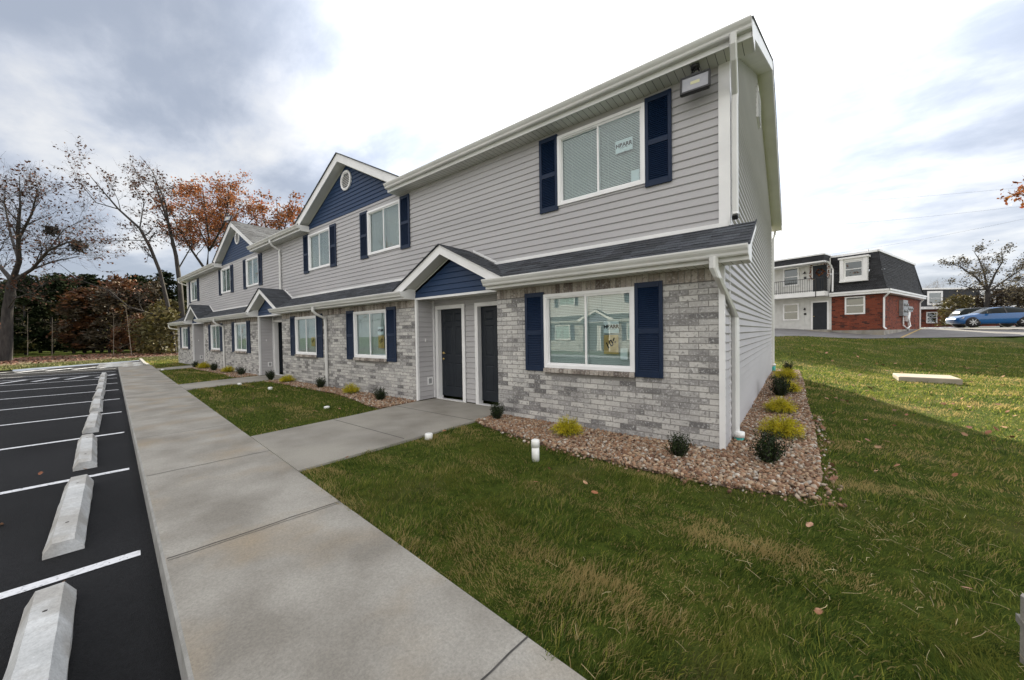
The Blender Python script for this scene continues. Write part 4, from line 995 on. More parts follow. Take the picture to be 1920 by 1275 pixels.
def pebbles(poly, n, smin, smax, sub, base):
    IV, IF = ico(sub); p = rand_in(poly, n); nv = len(IV)
    s = rng.uniform(0, 1, n) ** 1.8 * (smax - smin) + smin
    sc = np.stack([s * rng.uniform(.8, 1.35, n), s * rng.uniform(.7, 1.1, n), s * rng.uniform(.45, .8, n)], 1)
    lat = rng.uniform(.78, 1.15, (n, nv, 1)) if sub == 0 else rng.uniform(.90, 1.07, (n, nv, 1))
    V = IV[None] * lat * sc[:, None, :]
    # random rotation
    q = rng.normal(size=(n, 4)); q[:, 1:3] *= .35; q /= np.linalg.norm(q, axis=1)[:, None]
    w_, x_, y_, z_ = q.T
    R = np.stack([1 - 2 * (y_ ** 2 + z_ ** 2), 2 * (x_ * y_ - z_ * w_), 2 * (x_ * z_ + y_ * w_), 2 * (x_ * y_ + z_ * w_), 1 - 2 * (x_ ** 2 + z_ ** 2), 2 * (y_ * z_ - x_ * w_), 2 * (x_ * z_ - y_ * w_), 2 * (y_ * z_ + x_ * w_), 1 - 2 * (x_ ** 2 + y_ ** 2)], 1).reshape(n, 3, 3)
    V = np.einsum('nij,nvj->nvi', R, V)
    z = hgt(p[:, 0], p[:, 1]) + base + rng.uniform(0, .022, n)
    V[:, :, 0] += p[:, 0:1]; V[:, :, 1] += p[:, 1:2]; V[:, :, 2] += z[:, None]
    Fc = IF[None] + (np.arange(n) * nv)[:, None, None]
    return V.reshape(-1, 3), Fc.reshape(-1, 3)
def pebble_obj(parts, label):
    Vs = []; Fs = []; b = 0
    for V, Fc in parts: Vs.append(V); Fs.append(Fc + b); b += len(V)
    me = fastmesh('gravel', np.concatenate(Vs), np.concatenate(Fs), M['pebble'], 3, smooth=True)
    return tag(link('gravel', me), label, 'gravel', None, 'stuff')
for i, p in enumerate((bedA, bedB, bedC)):
    struct(poly_sheet('gravel_bed', p, M['gravel_base'], .012))
bedA_near = [q for q in bedA[:9]] + [(.93, -.4), (.93, 3.0), (0, 3.0), (0, 0)]
bedA_far = [(0, 3.0), (.93, 3.0), (.90, 4), (.88, 8), (.80, 11.6), (.1, 11.9), (0, 11)]
pebble_obj([pebbles(bedA_near, 14500, .009, .029, 1, .022), pebbles(bedA_near, 7000, .008, .014, 0, .022), pebbles(bedA_far, 9500, .011, .028, 0, .022), pebbles([(-3.4, -.80), (-2.7, -.92), (-1.8, -1.14), (-.8, -1.20), (-.05, -1.22), (.5, -1.12), (.86, -.98), (.95, -.4), (.95, 3), (1.06, 3), (1.06, -1.10), (.6, -1.24), (-.05, -1.33), (-1.8, -1.25), (-2.7, -1.02)], 260, .008, .024, 1, .018)], 'tan and brown river pebbles around the near corner of the building')
pebble_obj([pebbles(bedB, 5200, .014, .032, 0, .022)], 'brown pebble bed along the wall left of the double doors')
pebble_obj([pebbles(bedC, 3000, .016, .034, 0, .022)], 'distant brown pebble bed along the farther brick bay')

# shrubs
def dark_shrub(seed):
    r = np.random.default_rng(seed); V = []; Fc = []; mb = MB()
    for k in range(60):
        a = r.uniform(0, 2 * math.pi); sp = r.uniform(0, .13); top = np.array((math.cos(a) * sp * 1.15, math.sin(a) * sp * 1.15, r.uniform(.14, .27) * (1 - sp * 1.3)))
        b0 = np.array((math.cos(a) * .02, math.sin(a) * .02, 0)); mid = (b0 + top) / 2 + np.array((math.cos(a), math.sin(a), 0)) * .02
        mb.tube([b0, mid, top], [.003, .002, .001], 3)
        for q in range(34):
            t = r.uniform(.12, 1.03); p = b0 * (1 - t) ** 2 + 2 * mid * t * (1 - t) + top * t * t + r.normal(0, .012, 3)
            d = r.normal(size=3); d[2] = abs(d[2]) + .6; d /= np.linalg.norm(d); e_ = np.cross(d, r.normal(size=3)); e_ /= np.linalg.norm(e_)
            l_, w_ = r.uniform(.014, .024), r.uniform(.004, .007); n0 = len(V); V += [p, p + d * l_ * .5 + e_ * w_, p + d * l_, p + d * l_ * .5 - e_ * w_]; Fc.append((n0, n0 + 1, n0 + 2, n0 + 3))
    return fastmesh('foliage', V, Fc, M['box_leaf'], 4), mb.mesh('stem', M['bark'])
def gold_shrub(seed):
    r = np.random.default_rng(seed); V = []; Fc = []; mi = []; mb = MB()
    for k in range(210):
        a = r.uniform(0, 2 * math.pi); el = math.acos(r.uniform(.08, 1)); R_ = r.uniform(.75, 1.1)
        tip = np.array((math.cos(a) * math.sin(el) * .21, math.sin(a) * math.sin(el) * .21, .03 + math.cos(el) * .15)) * R_
        b0 = np.array((math.cos(a) * .02, math.sin(a) * .02, .01)); mid = (b0 + tip) / 2 + np.array((0, 0, .045))
        if k % 5 == 0: mb.tube([b0, mid, tip * .9], [.003, .002, .001], 3)
        for q in range(26):
            t = r.uniform(.25, 1.05); p = b0 * (1 - t) ** 2 + 2 * mid * t * (1 - t) + tip * t * t + r.normal(0, .009, 3)
            d = (tip - mid) / np.linalg.norm(tip - mid) + r.normal(0, .5, 3); d /= np.linalg.norm(d); e_ = np.cross(d, r.normal(size=3)); e_ /= np.linalg.norm(e_)
            l_, w_ = r.uniform(.022, .04), r.uniform(.0014, .0026); n0 = len(V); V += [p, p + d * l_ * .5 + e_ * w_, p + d * l_, p + d * l_ * .5 - e_ * w_]; Fc.append((n0, n0 + 1, n0 + 2, n0 + 3)); mi.append(1 if p[2] < .055 + r.uniform(-.02, .02) else 0)
    return fastmesh('foliage', V, Fc, [M['gold_leaf'], M['gold_under']], 4, mi), mb.mesh('stem', M['bark'])
DS = [dark_shrub(s) for s in (1, 2)]; GS = [gold_shrub(s) for s in (3, 4)]
shr = [
 ('d', -3.46, -.33, 1.0, 'dark green shrub beside the entry path at the near brick wall'), ('g', -1.93, -.52, 1.0, 'golden shrub under the near ground floor window'), ('d', -.40, -.56, .95, 'dark spiky shrub in front of the near brick corner'),
 ('d', .47, -.20, 1.2, 'dark spiky shrub nearest the corner downspout'), ('g', .56, 1.05, 1.1, 'golden shrub nearest the camera beside the side wall'), ('g', .50, 2.95, 1.15, 'second golden shrub along the side wall'),
 ('d', .44, 5.0, 1.45, 'dark shrub with a golden one behind it along the side wall'), ('g', .58, 5.75, 1.25, 'golden shrub behind the tallest dark shrub along the side wall'), ('g', .46, 8.3, 1.35, 'farthest golden shrub along the side wall'), ('d', .48, 10.4, 1.2, 'farthest dark shrub near the rear corner downspout'),
 ('d', -6.93, -.42, 1.0, 'dark shrub left of the double doors'), ('g', -8.45, -.32, 1.0, 'golden shrub under the window left of the double doors'), ('d', -10.3, -.25, 1.0, 'dark shrub at the foot of the middle downspout'), ('g', -12.6, -.28, 1.0, 'golden shrub under the window right of the open door'), ('d', -13.95, -.30, 1.15, 'dark shrub in front of the open door'),
 ('d', -16.9, -.35, 1.1, 'dark shrub at the right end of the far brick bay'), ('g', -18.6, -.35, 1.2, 'golden shrub in the far brick bay beside the downspout'), ('d', -20.5, -.40, 1.15, 'dark shrub in the middle of the far brick bay'), ('g', -22.3, -.38, 1.2, 'golden shrub at the left of the far brick bay'), ('d', -23.75, -.42, 1.15, 'dark shrub beside the farthest entrance'),
 ('g', -31.3, 2.0, 1.5, 'golden shrub beyond the far left end of the building'), ('d', -31.0, 2.3, 1.3, 'dark shrub beside the green utility box')]
for i, (k, x, y, s_, lb) in enumerate(shr):
    t = thing('dark_shrub' if k == 'd' else 'golden_shrub', lb, 'shrub', (x, y, H(x, y) + .02), rng.uniform(0, 6.28), 'shrubs planted along the building')
    fm, sm = (DS if k == 'd' else GS)[i % 2]; link('foliage', fm, t); link('stem', sm, t); s_ *= 1.2 if k == 'd' else 1.05; t.scale = (s_ * rng.uniform(.85, 1.15), s_ * rng.uniform(.85, 1.15), s_ * rng.uniform(.95, 1.15) * (1 if k == 'd' else 1.25))

# cleanout pipes
t = thing('cleanout_pipe', 'tall white capped plastic pipe standing in the front lawn', 'pipe', (-1.765, -1.60, H(-1.765, -1.6) - .03))
mb = MB(); mb.tube([(0, 0, 0), (0, 0, .23)], .046, 24); mb.build('pipe', M['pvc'], t)
mb = MB(); mb.tube([(0, 0, .20), (0, 0, .275), (0, 0, .283), (0, 0, .290)], [.0515, .0515, .046, .030], 24); mb.build('cap', M['pvc'], t)
for x, y, hh, lb in ((-3.57, -1.75, .07, 'white plastic pipe cap in the grass beside the near entry path'), (-7.2, -1.53, .03, 'flat white cap in the middle lawn right of the other caps'), (-11.46, -1.16, .06, 'white pipe cap in the middle lawn near the pebble bed'), (-13.45, -1.36, .06, 'white pipe cap in the middle lawn beside the second path'), (-23.45, -1.7, .06, 'white pipe cap in the far lawn patch')):
    mb = MB(); zz = H(x, y); mb.tube([(x, y, zz - .02), (x, y, zz + hh), (x, y, zz + hh + .012), (x, y, zz + hh + .018)], [.058, .058, .052, .03], 20); tag(mb.build('pipe_cap', M['pvc']), lb, 'pipe cap', 'white pipe caps in the lawns')
# concrete slab in right lawn
t_ = cw(0, 0)
c4 = [(3.38, 12.15), (4.70, 12.05), (5.02, 13.75), (3.70, 13.95)]
c4 = [dp(px, py, 1) for px, py in ((1683, 711), (1805, 719), (1797, 708), (1683, 702))]
def on_z(px, py, z):
    d = RM.T @ np.array([(px - 960) / F, 1, -(py - 637.5) / F]); t = (z - CP[2]) / d[2]; return CP + d * t
zs = H(3.6, 12) + .0
q = [on_z(px, py, zs) for px, py in ((1685, 715), (1805, 721))]
u_s = q[1] - q[0]; u_s[2] = 0; L_s = np.linalg.norm(u_s); u_s /= L_s; n_s = np.array((-u_s[1], u_s[0], 0)); zz = zs
mb = MB(); p0 = q[0] + np.array((0, 0, -.05)); bv = .02
base_ = [p0, p0 + u_s * L_s, p0 + u_s * L_s + n_s * 1.25, p0 + n_s * 1.25]; cen = sum(base_) / 4
top1 = [b + np.array((0, 0, .19)) for b in base_]; top2 = [cen + (b - cen) * .965 + np.array((0, 0, .21)) for b in base_]
mb.add(base_ + top1 + top2, [(0, 1, 5, 4), (1, 2, 6, 5), (2, 3, 7, 6), (3, 0, 4, 7), (4, 5, 9, 8), (5, 6, 10, 9), (6, 7, 11, 10), (7, 4, 8, 11), (8, 9, 10, 11)])
M['slab'] = mat('tan_concrete_slab', (0.30, 0.26, 0.205), (0.38, 0.33, 0.26), 3, rough=.85, bump=.3, bscale=60, c3=(0.20, 0.12, 0.075), scale3=1.1, lo3=.60, hi3=.72)
tag(mb.build('concrete_slab', M['slab']), 'low tan concrete slab with a rusty stain lying in the right lawn', 'concrete slab')
# pale stake at right edge of frame
p = on_z(1942, 1270, -.17); mb = MB()
mb.prism([(p[0] + dx, p[1] + dy, -.25) for dx, dy in ((-.03, -.03), (.03, -.03), (.045, 0), (.03, .03), (-.03, .03), (-.045, 0))], (0, 0, .44)); mb.prism([(p[0] + dx, p[1] + dy, .045) for dx, dy in ((-.045, -.045), (.045, -.045), (.045, .045), (-.045, .045))], (0, 0, .035))
tag(mb.build('marker_post', M['conc']), 'short pale post cut off by the right edge of the picture', 'post')

# ---- grass
def wavy(x, y, seed, f):
    q = np.random.default_rng(seed); v = 0
    for k in range(9):
        a = q.uniform(0, 6.28); g = f * q.uniform(.5, 2.2); v = v + np.sin(g * (x * np.cos(a) + y * np.sin(a)) + q.uniform(0, 6.28))
    return v / 4.0
def blades(pts, hmin, hmax, wmin, wmax, lean=.5):
    n = len(pts); z = hgt(pts[:, 0], pts[:, 1]) - .004; x, y = pts[:, 0], pts[:, 1]
    tuft = np.clip(.85 + .45 * wavy(x, y, 1, 14) + .25 * wavy(x, y, 2, 3), .35, 1.9)
    h_ = rng.uniform(hmin, hmax, n) * tuft; w_ = rng.uniform(wmin, wmax, n); a = rng.uniform(0, 2 * np.pi, n)
    b = 2.4 * wavy(x, y, 3, 5) + rng.normal(0, .9, n); ln = rng.uniform(.1, lean, n) * h_ * 1.9
    base = np.stack([x, y, z], 1); s_ = np.stack([np.cos(a) * w_, np.sin(a) * w_, 0 * a], 1); d = np.stack([np.cos(b) * ln, np.sin(b) * ln, 0 * b], 1)
    up_ = np.stack([0 * h_, 0 * h_, h_], 1)
    V = np.stack([base - s_, base + s_, base + s_ * .8 + d * .35 + up_ * .6, base - s_ * .8 + d * .35 + up_ * .6, base + d + up_], 1).reshape(-1, 3)
    i = np.arange(n)[:, None] * 5
    T = np.concatenate([i + np.array([[0, 1, 2]]), i + np.array([[0, 2, 3]]), i + np.array([[3, 2, 4]])], 0)
    return V, T
bldg = [(LB, -.02), (.0, -.02), (0, 11), (LB, 11)]
paths = [[(-3.70, .5), (-3.70, -4), (-5.88, -4), (-5.97, -1.6), (-6.10, .5)], [(-13.68, .5), (-13.9, -.6), (-13.45, -3), (-15.3, -3), (-15.7, -1.2), (-15.95, .5)], [(-23.82, .5), (-23.9, -.3), (-23.4, -2.2), (-24.9, -2.2), (-26.2, -.2), (-26.2, .5)]]
from functools import reduce
def inmask(P, poly):
    x, y = P[:, 0], P[:, 1]; c = np.zeros(len(P), bool); n = len(poly); j = n - 1
    for i in range(n):
        xi, yi = poly[i]; xj, yj = poly[j]
        if yi != yj: c ^= ((yi > y) != (yj > y)) & (x < (xj - xi) * (y - yi) / (yj - yi) + xi)
        j = i
    return c
def lawn_ok(P, edge=.0):
    ok = P[:, 1] > side_r(P[:, 0]) - .005 + edge + .035 * np.sin(P[:, 0] * 9) * np.sin(P[:, 0] * 23)
    ok |= P[:, 0] < -29.5
    for q in [bldg, bedA, bedB, bedC, lot_poly] + paths: ok &= ~inmask(P, q)
    d = (P[:, 0] - CP[0]) * FW[0] + (P[:, 1] - CP[1]) * FW[1]; r = (P[:, 0] - CP[0]) * RT[0] + (P[:, 1] - CP[1]) * RT[1]
    ok &= (d > .5) & (np.abs(r) < d * 1.46 + .8) & (d < 22.3)
    return ok, d
def scatter(lo, hi, n, dmin, dmax, dens_pow=2.0, d0=3.0):
    P = rng.uniform(lo, hi, (n, 2)); ok, d = lawn_ok(P); dist = np.hypot(P[:, 0] - CP[0], P[:, 1] - CP[1])
    ok &= (dist >= dmin) & (dist < dmax); keep = rng.uniform(0, 1, n) < np.clip((d0 / np.maximum(dist, .1)) ** dens_pow, 0, 1)
    # thinner in a few worn places
    return P[ok & keep]
Vs = []; Ts = []; off = 0
for (lo, hi, n, dm, dx, hh, ww, dpow, d0) in (((-5, -4.2), (5.5, 4), 640000, 0, 5.5, (.024, .060), (.0014, .0030), 1.5, 2.8), ((-16, -4), (9, 14), 700000, 5.5, 12, (.028, .065), (.0024, .0050), 1.2, 6.0), ((-16, -4), (28, 27), 620000, 12, 40, (.035, .08), (.005, .010), 1.0, 16)):
    P = scatter(lo, hi, n, dm, dx, dpow, d0); V, T = blades(P, *hh, *ww, lean=.7); Vs.append(V); Ts.append(T + off); off += len(V)
P = rng.uniform((-36, -3), (-13, 3), (60000, 2)); ok = (P[:, 1] > side_r(P[:, 0]) + .03) | (P[:, 0] < -29.4)
for q in [bldg, bedC, lot_poly] + paths: ok &= ~inmask(P, q)
ok &= ~((P[:, 0] < -29.3) & (P[:, 1] < -1.3)); P = P[ok]
V, T = blades(P, .03, .07, .005, .011, .7); Vs.append(V); Ts.append(T + off); off += len(V)
me = fastmesh('grass', np.concatenate(Vs), np.concatenate(Ts), M['grass'], 3)
tag(link('grass', me), 'mown green grass with straw coloured patches', 'grass', None, 'stuff')
# straw stalks
P = rng.uniform((-.5, -4.0), (5, 1.5), (2600, 2)); ok, d = lawn_ok(P); den = np.exp(-((P[:, 0] - 1.3) / .9) ** 2 - ((P[:, 1] + 2.0) / 1.2) ** 2) + .05; P = P[ok & (rng.uniform(0, 1, len(P)) < den)]
mb = MB()
for x, y in P:
    a = rng.normal(2.3, .7); l_ = rng.uniform(.02, .10); z = H(x, y) + rng.uniform(.025, .05); dx_, dy_ = math.cos(a) * l_, math.sin(a) * l_
    mb.tube([(x, y, z), (x + dx_ * .5 + rng.normal(0, .006), y + dy_ * .5, z + .008), (x + dx_, y + dy_, z + rng.uniform(-.01, .02))], rng.uniform(.0008, .0015), 3, cap=False)
tag(mb.build('straw', M['straw']), 'scattered dry straw stalks on the near lawn', 'straw', None, 'stuff')
# fallen leaves
def oak_leaf(sz, r):
    out_ = []; nn = 13
    for s_ in (1, -1):
        for k in range(nn):
            t = k / (nn - 1); t = t if s_ == 1 else 1 - t
            lobe = (.18 + .26 * math.sin(math.pi * min(t * 1.05, 1)) * (1.1 if k % 2 else .22) * (.6 + .8 * r.uniform())) if 0 < t < 1 else .02
            out_.append((t * sz - sz / 2, s_ * lobe * sz, 0))
    return out_
def leaf_pts(x, y, z, sz, r):
    L_ = oak_leaf(sz, r); z = z; a = r.uniform(0, 6.28); tx, ty = r.normal(0, .35), r.normal(0, .35); cu = r.uniform(-1.5, 3.0) / sz * .15
    ca, sa = math.cos(a), math.sin(a); return [(x + px * ca - py * sa, y + px * sa + py * ca, z + px * tx + py * ty + cu * (px * px + 2 * py * py)) for px, py, _ in L_]
mb = MB(); r2 = np.random.default_rng(5)
P = np.concatenate([r2.uniform((.8, -3), (12, 19), (300, 2)), r2.uniform((-6, -3.6), (1, 0), (16, 2)), r2.uniform((.8, -1), (6, 9), (90, 2)), r2.uniform((-14, -2.8), (-6, -.6), (24, 2))])
ok, d = lawn_ok(P)
for x, y in P[ok]:
    pts = leaf_pts(x, y, H(x, y) + .05, r2.uniform(.035, .075) * (1 + .05 * max(0, y)), r2); c_ = tuple(np.mean(pts, 0)); n_ = len(pts)
    mb.add(pts + [c_], [(i, (i + 1) % n_, n_) for i in range(n_)], 0)
for x, y in r2.uniform((-8, -6), (-1, -4.9), (9, 2)):
    zz = LOT_Z + .012 if y < side_l(x) else PZ + .02
    pts = leaf_pts(x, y, zz, .05, r2); n_ = len(pts); mb.add(pts + [tuple(np.mean(pts, 0))], [(i, (i + 1) % n_, n_) for i in range(n_)], 0)
tag(mb.build('fallen_leaves', M['dead_leaf']), 'brown and pale fallen oak leaves scattered over the lawns', 'fallen leaves', None, 'stuff')
M['tan_leaf'] = mat('tan_oak_leaf', (0.40, 0.20, 0.12), (0.50, 0.28, 0.18), 9, rough=.6)
M['red_leaf'] = mat('russet_oak_leaf', (0.32, 0.12, 0.05), (0.40, 0.17, 0.08), 9, rough=.6)
for k, (px, py, sz, m_, lb) in enumerate(((1800, 1188, .13, 'tan_leaf', 'large tan oak leaf lying in the grass at the lower right'), (1115, 925, .075, 'red_leaf', 'orange oak leaf on the lawn in front of the pebble bed'), (1005, 905, .05, 'red_leaf', 'small russet leaf on the lawn left of the tall white pipe cap'), (833, 808, .06, 'red_leaf', 'orange leaf behind the short white pipe cap by the path'), (105, 1105, .10, 'tan_leaf', 'brown leaf on the painted line beside the nearest wheel stop'))):
    z = -.17 if k == 0 else (-.06 if k < 4 else LOT_Z + .01); p = on_z(px, py, z); r3 = np.random.default_rng(20 + k); pts = leaf_pts(p[0], p[1], z + .01, sz, r3); n_ = len(pts); mb = MB(); mb.add(pts + [tuple(np.mean(pts, 0))], [(i, (i + 1) % n_, n_) for i in range(n_)]); tag(mb.build('oak_leaf', M[m_]), lb, 'leaf')

# ================================================================ trees
class Tree:
    def __init__(s, seed): s.mb = MB(); s.L = []; s.r = np.random.default_rng(seed)
    def limb(s, pts, radii, n=7, k=.66):
        if n > 5: radii = [q * k for q in radii]
        s.mb.tube(pts, radii, n, cap=False)
    def grow(s, p, d, L, r0, lv, leafp, spread=.75, up_=.12):
        r = s.r; nseg = 5 if lv > 0 else 3; pts = [p]; rad = [r0]; q = p.copy(); dd = d / np.linalg.norm(d)
        for k in range(nseg):
            dd = dd + r.normal(0, .13, 3) + np.array((0, 0, up_ * .5)); dd /= np.linalg.norm(dd); q = q + dd * L / nseg; pts.append(q.copy()); rad.append(max(r0 * (1 - .8 * (k + 1) / nseg), .004))
        s.limb(pts, rad, 5 if r0 > .04 else 3)
        if lv <= 1:
            for k in range(1, len(pts)):
                if r.uniform() < leafp:
                    for _ in range(r.integers(1, 4)): s.L.append(pts[k] + r.normal(0, .16, 3))
        if lv == 0: return
        nb = int(r.integers(4, 7))
        for k in range(nb + 2):
            i = int(r.integers(1, nseg + 1)); b = pts[i]; dn = dd * .75 + r.normal(0, spread, 3) * np.array((1, 1, .7)); dn[2] += up_
            s.grow(b, dn, L * r.uniform(.42, .68), max(rad[i] * .65, .006), lv - 1, leafp, spread, up_)
    def spawn(s, pts, rads, every, L, lv, leafp, spread=.8, start=.25):
        P = [np.array(p) for p in pts]; tot = len(P) - 1
        for k in range(tot):
            a, b = P[k], P[k + 1]; n_ = max(1, int(np.linalg.norm(b - a) / every * 1.35))
            for j in range(n_):
                t = (k + (j + s.r.uniform()) / n_) / tot
                if t < start: continue
                f = (j + s.r.uniform()) / n_; f = min(f, 1); p = a + (b - a) * f; ax = (b - a) / np.linalg.norm(b - a)
                dn = ax * .55 + s.r.normal(0, spread, 3) + np.array((0, 0, .15)); rr = rads[k] * (1 - f) + rads[k + 1] * f
                s.grow(p, dn, L * s.r.uniform(.6, 1.15) * (1.15 - .5 * t), max(rr * .3, .012), lv, leafp)
    def leaves(s, size, m):
        r = s.r; P = np.array(s.L) if s.L else np.zeros((0, 3)); n = len(P)
        if n == 0: return None
        a = r.normal(size=(n, 3)); a /= np.linalg.norm(a, axis=1)[:, None]; b = np.cross(a, r.normal(size=(n, 3))); b /= np.linalg.norm(b, axis=1)[:, None]
        sz = (size * r.uniform(.6, 1.3, n))[:, None]; V = np.stack([P - a * sz, P + b * sz * .6, P + a * sz, P - b * sz * .6], 1).reshape(-1, 3)
        return fastmesh('crown', V, np.arange(n * 4).reshape(-1, 4), m, 4)
    def build(s, name, label, base, leafsize, mleaf, mbark=M['bark'], group=None):
        t = thing(name, label, 'tree', tuple(base), 0, group); off_ = -np.array(base)
        s.mb.v = [tuple(np.array(v) + off_) for v in s.mb.v]; s.mb.build('trunk', mbark, t)
        s.L = [l + off_ for l in s.L]; me = s.leaves(leafsize, mleaf)
        if me: link('crown', me, t)
        return t
def pl(lst, depth):
    return [dp(x, y, depth + dz) for x, y, dz in lst]
# far left oak
d_ = 30; T1 = Tree(11)
tr_ = pl([(8, 700, 0), (12, 640, 0), (14, 580, 0), (22, 530, 0)], d_); T1.limb(tr_, [.62, .52, .46, .40], 12)
for L_, rr in (([(22, 530, 0), (36, 490, -1), (34, 440, -1.5), (38, 385, -2), (36, 330, -2)], [.30, .24, .17, .10, .04]), ([(34, 450, -1.5), (60, 400, -2.5), (72, 350, -3)], [.16, .10, .04]),
               ([(22, 525, 0), (0, 500, 1), (-30, 460, 2), (-50, 420, 2)], [.26, .18, .12, .05]), ([(24, 528, 0), (60, 505, -1), (90, 470, -2), (125, 455, -3), (175, 450, -4)], [.22, .17, .13, .09, .03]),
               ([(60, 505, -1), (100, 490, 0), (150, 480, 1)], [.12, .08, .03]), ([(14, 580, 0), (28, 560, -.6), (50, 552, -1.2), (70, 550, -1.6)], [.10, .08, .05, .02]),
               ([(36, 490, -1), (20, 440, 2), (8, 380, 3), (12, 330, 3)], [.17, .12, .08, .03]), ([(90, 470, -2), (120, 430, -1), (160, 410, -1)], [.08, .05, .02])):
    P_ = pl(L_, d_); T1.limb(P_, rr, 7); T1.spawn(P_, rr, .75, 2.9, 2, .09, .75)
T1.build('oak_tree', 'big oak at the far left edge with sparse brown leaves and a forked trunk', tr_[0], .10, M['brown_leaf'], group='large autumn trees at the edge of the wood')
# leaf nests in it
for (px, py, s_, lb) in ((97, 432, .55, 'dark leaf nest high in the far left oak'), (146, 462, .7, 'larger dark leaf nest at the end of a branch of the far left oak')):
    c = dp(px, py, 27.8); r = np.random.default_rng(int(px)); n = 420; P = c + r.normal(0, 1, (n, 3)) * np.array((.34, .3, .28)) * s_
    a = r.normal(size=(n, 3)); a /= np.linalg.norm(a, axis=1)[:, None]; b = np.cross(a, r.normal(size=(n, 3))); b /= np.linalg.norm(b, axis=1)[:, None]; V = np.stack([P - a * .12, P + b * .07, P + a * .12, P - b * .07], 1).reshape(-1, 3)
    tag(link('leaf_nest', fastmesh('leaf_nest', V, np.arange(n * 4).reshape(-1, 4), M['bark'], 4)), lb, 'nest')
# leaning tree
d_ = 40; T2 = Tree(12)
P_ = pl([(328, 668, 0), (322, 620, 0), (314, 570, 0), (300, 510, 0), (282, 465, -.5), (262, 428, -1), (222, 392, -2), (190, 355, -2.5), (165, 325, -3)], d_); rr = [.34, .30, .27, .24, .22, .18, .13, .08, .03]
T2.limb(P_, rr, 9); T2.spawn(P_, rr, 1.3, 3.0, 2, .16, .75, .45)
for L_, rr in (([(222, 392, -2), (180, 380, -2), (140, 330, -3)], [.10, .07, .02]), ([(262, 428, -1), (270, 380, 1), (240, 330, 2)], [.10, .06, .02]), ([(288, 452, 0), (240, 450, 2), (200, 452, 2)], [.09, .06, .02]), ([(322, 622, 0), (290, 590, -2), (240, 575, -4), (205, 545, -5), (150, 525, -6), (105, 490, -7)], [.14, .12, .11, .09, .06, .02])):
    P_ = pl(L_, d_); T2.limb(P_, rr, 6); T2.spawn(P_, rr, 1.5, 2.4, 2, .14)
T2.build('leaning_tree', 'slender leaning tree curving left with thin brown leaves and a low drooping limb', dp(328, 668, 40), .12, M['brown_leaf'], group='large autumn trees at the edge of the wood')
# upright tree just left of the roof
d_ = 42; T3 = Tree(13)
P_ = pl([(345, 668, 0), (342, 600, 0), (338, 540, 0), (330, 480, 0), (316, 420, 0), (300, 370, 0), (285, 330, 0)], d_); rr = [.42, .40, .36, .28, .20, .12, .04]; T3.limb(P_, rr, 9); T3.spawn(P_, rr, 1.6, 3.0, 2, .12, .7, .5)
for L_, rr in (([(316, 420, 0), (300, 390, 2), (270, 350, 3), (245, 305, 3)], [.14, .1, .06, .02]), ([(320, 440, 0), (310, 380, -2), (285, 320, -2), (262, 292, -3)], [.14, .1, .06, .02]), ([(334, 505, 0), (360, 460, 1), (350, 400, 1)], [.12, .08, .03])):
    P_ = pl(L_, d_); T3.limb(P_, rr, 6); T3.spawn(P_, rr, 1.3, 2.6, 2, .10)
T3.build('bare_tree', 'tall nearly bare upright tree just left of the far eave', dp(345, 668, 42), .12, M['brown_leaf'], group='large autumn trees at the edge of the wood')
# orange oak above the roof
d_ = 46; T4 = Tree(14)
P_ = pl([(392, 640, 0), (390, 560, 0), (388, 510, 0)], d_); T4.limb(P_, [.48, .42, .36], 9)
for L_, rr in (([(388, 510, 0), (360, 470, -1), (335, 430, -1), (318, 390, -2)], [.24, .18, .12, .04]), ([(388, 510, 0), (392, 450, 0), (385, 400, 0), (380, 350, 0)], [.26, .2, .13, .04]), ([(390, 515, 0), (415, 460, 1), (440, 410, 2), (455, 375, 2)], [.24, .18, .1, .03]), ([(392, 470, 0), (420, 420, -3), (430, 370, -4), (425, 345, -4)], [.2, .13, .08, .03]), ([(415, 460, 1), (455, 430, 0), (485, 400, 0)], [.14, .1, .03]), ([(392, 470, 0), (365, 410, 3), (350, 360, 3)], [.14, .1, .03])):
    P_ = pl(L_, d_); T4.limb(P_, rr, 7); T4.spawn(P_, rr, .75, 2.8, 2, .50, .8, .2)
T4.build('orange_oak', 'rust orange oak rising behind the far gable', dp(392, 640, 46), .125, M['oak_leaf'], group='large autumn trees at the edge of the wood')
d_ = 52; T5 = Tree(15)
P_ = pl([(530, 600, 0), (528, 500, 0), (525, 450, 0), (522, 410, 0), (518, 375, 0)], d_); rr = [.36, .3, .22, .12, .04]; T5.limb(P_, rr, 8); T5.spawn(P_, rr, 1.0, 3.2, 2, .25, .75, .5)
for L_, rr in (([(527, 480, 0), (550, 430, 1), (566, 385, 1)], [.16, .1, .03]), ([(527, 480, 0), (500, 430, -1), (488, 385, -1)], [.16, .1, .03]), ([(526, 460, 0), (540, 400, -2), (545, 365, -2)], [.13, .08, .03])):
    P_ = pl(L_, d_); T5.limb(P_, rr, 6); T5.spawn(P_, rr, 1.1, 2.5, 2, .22)
T5.build('sparse_tree', 'thin tree with a few rust leaves between the two gables', dp(530, 600, 52), .17, M['oak_leaf'], group='large autumn trees at the edge of the wood')

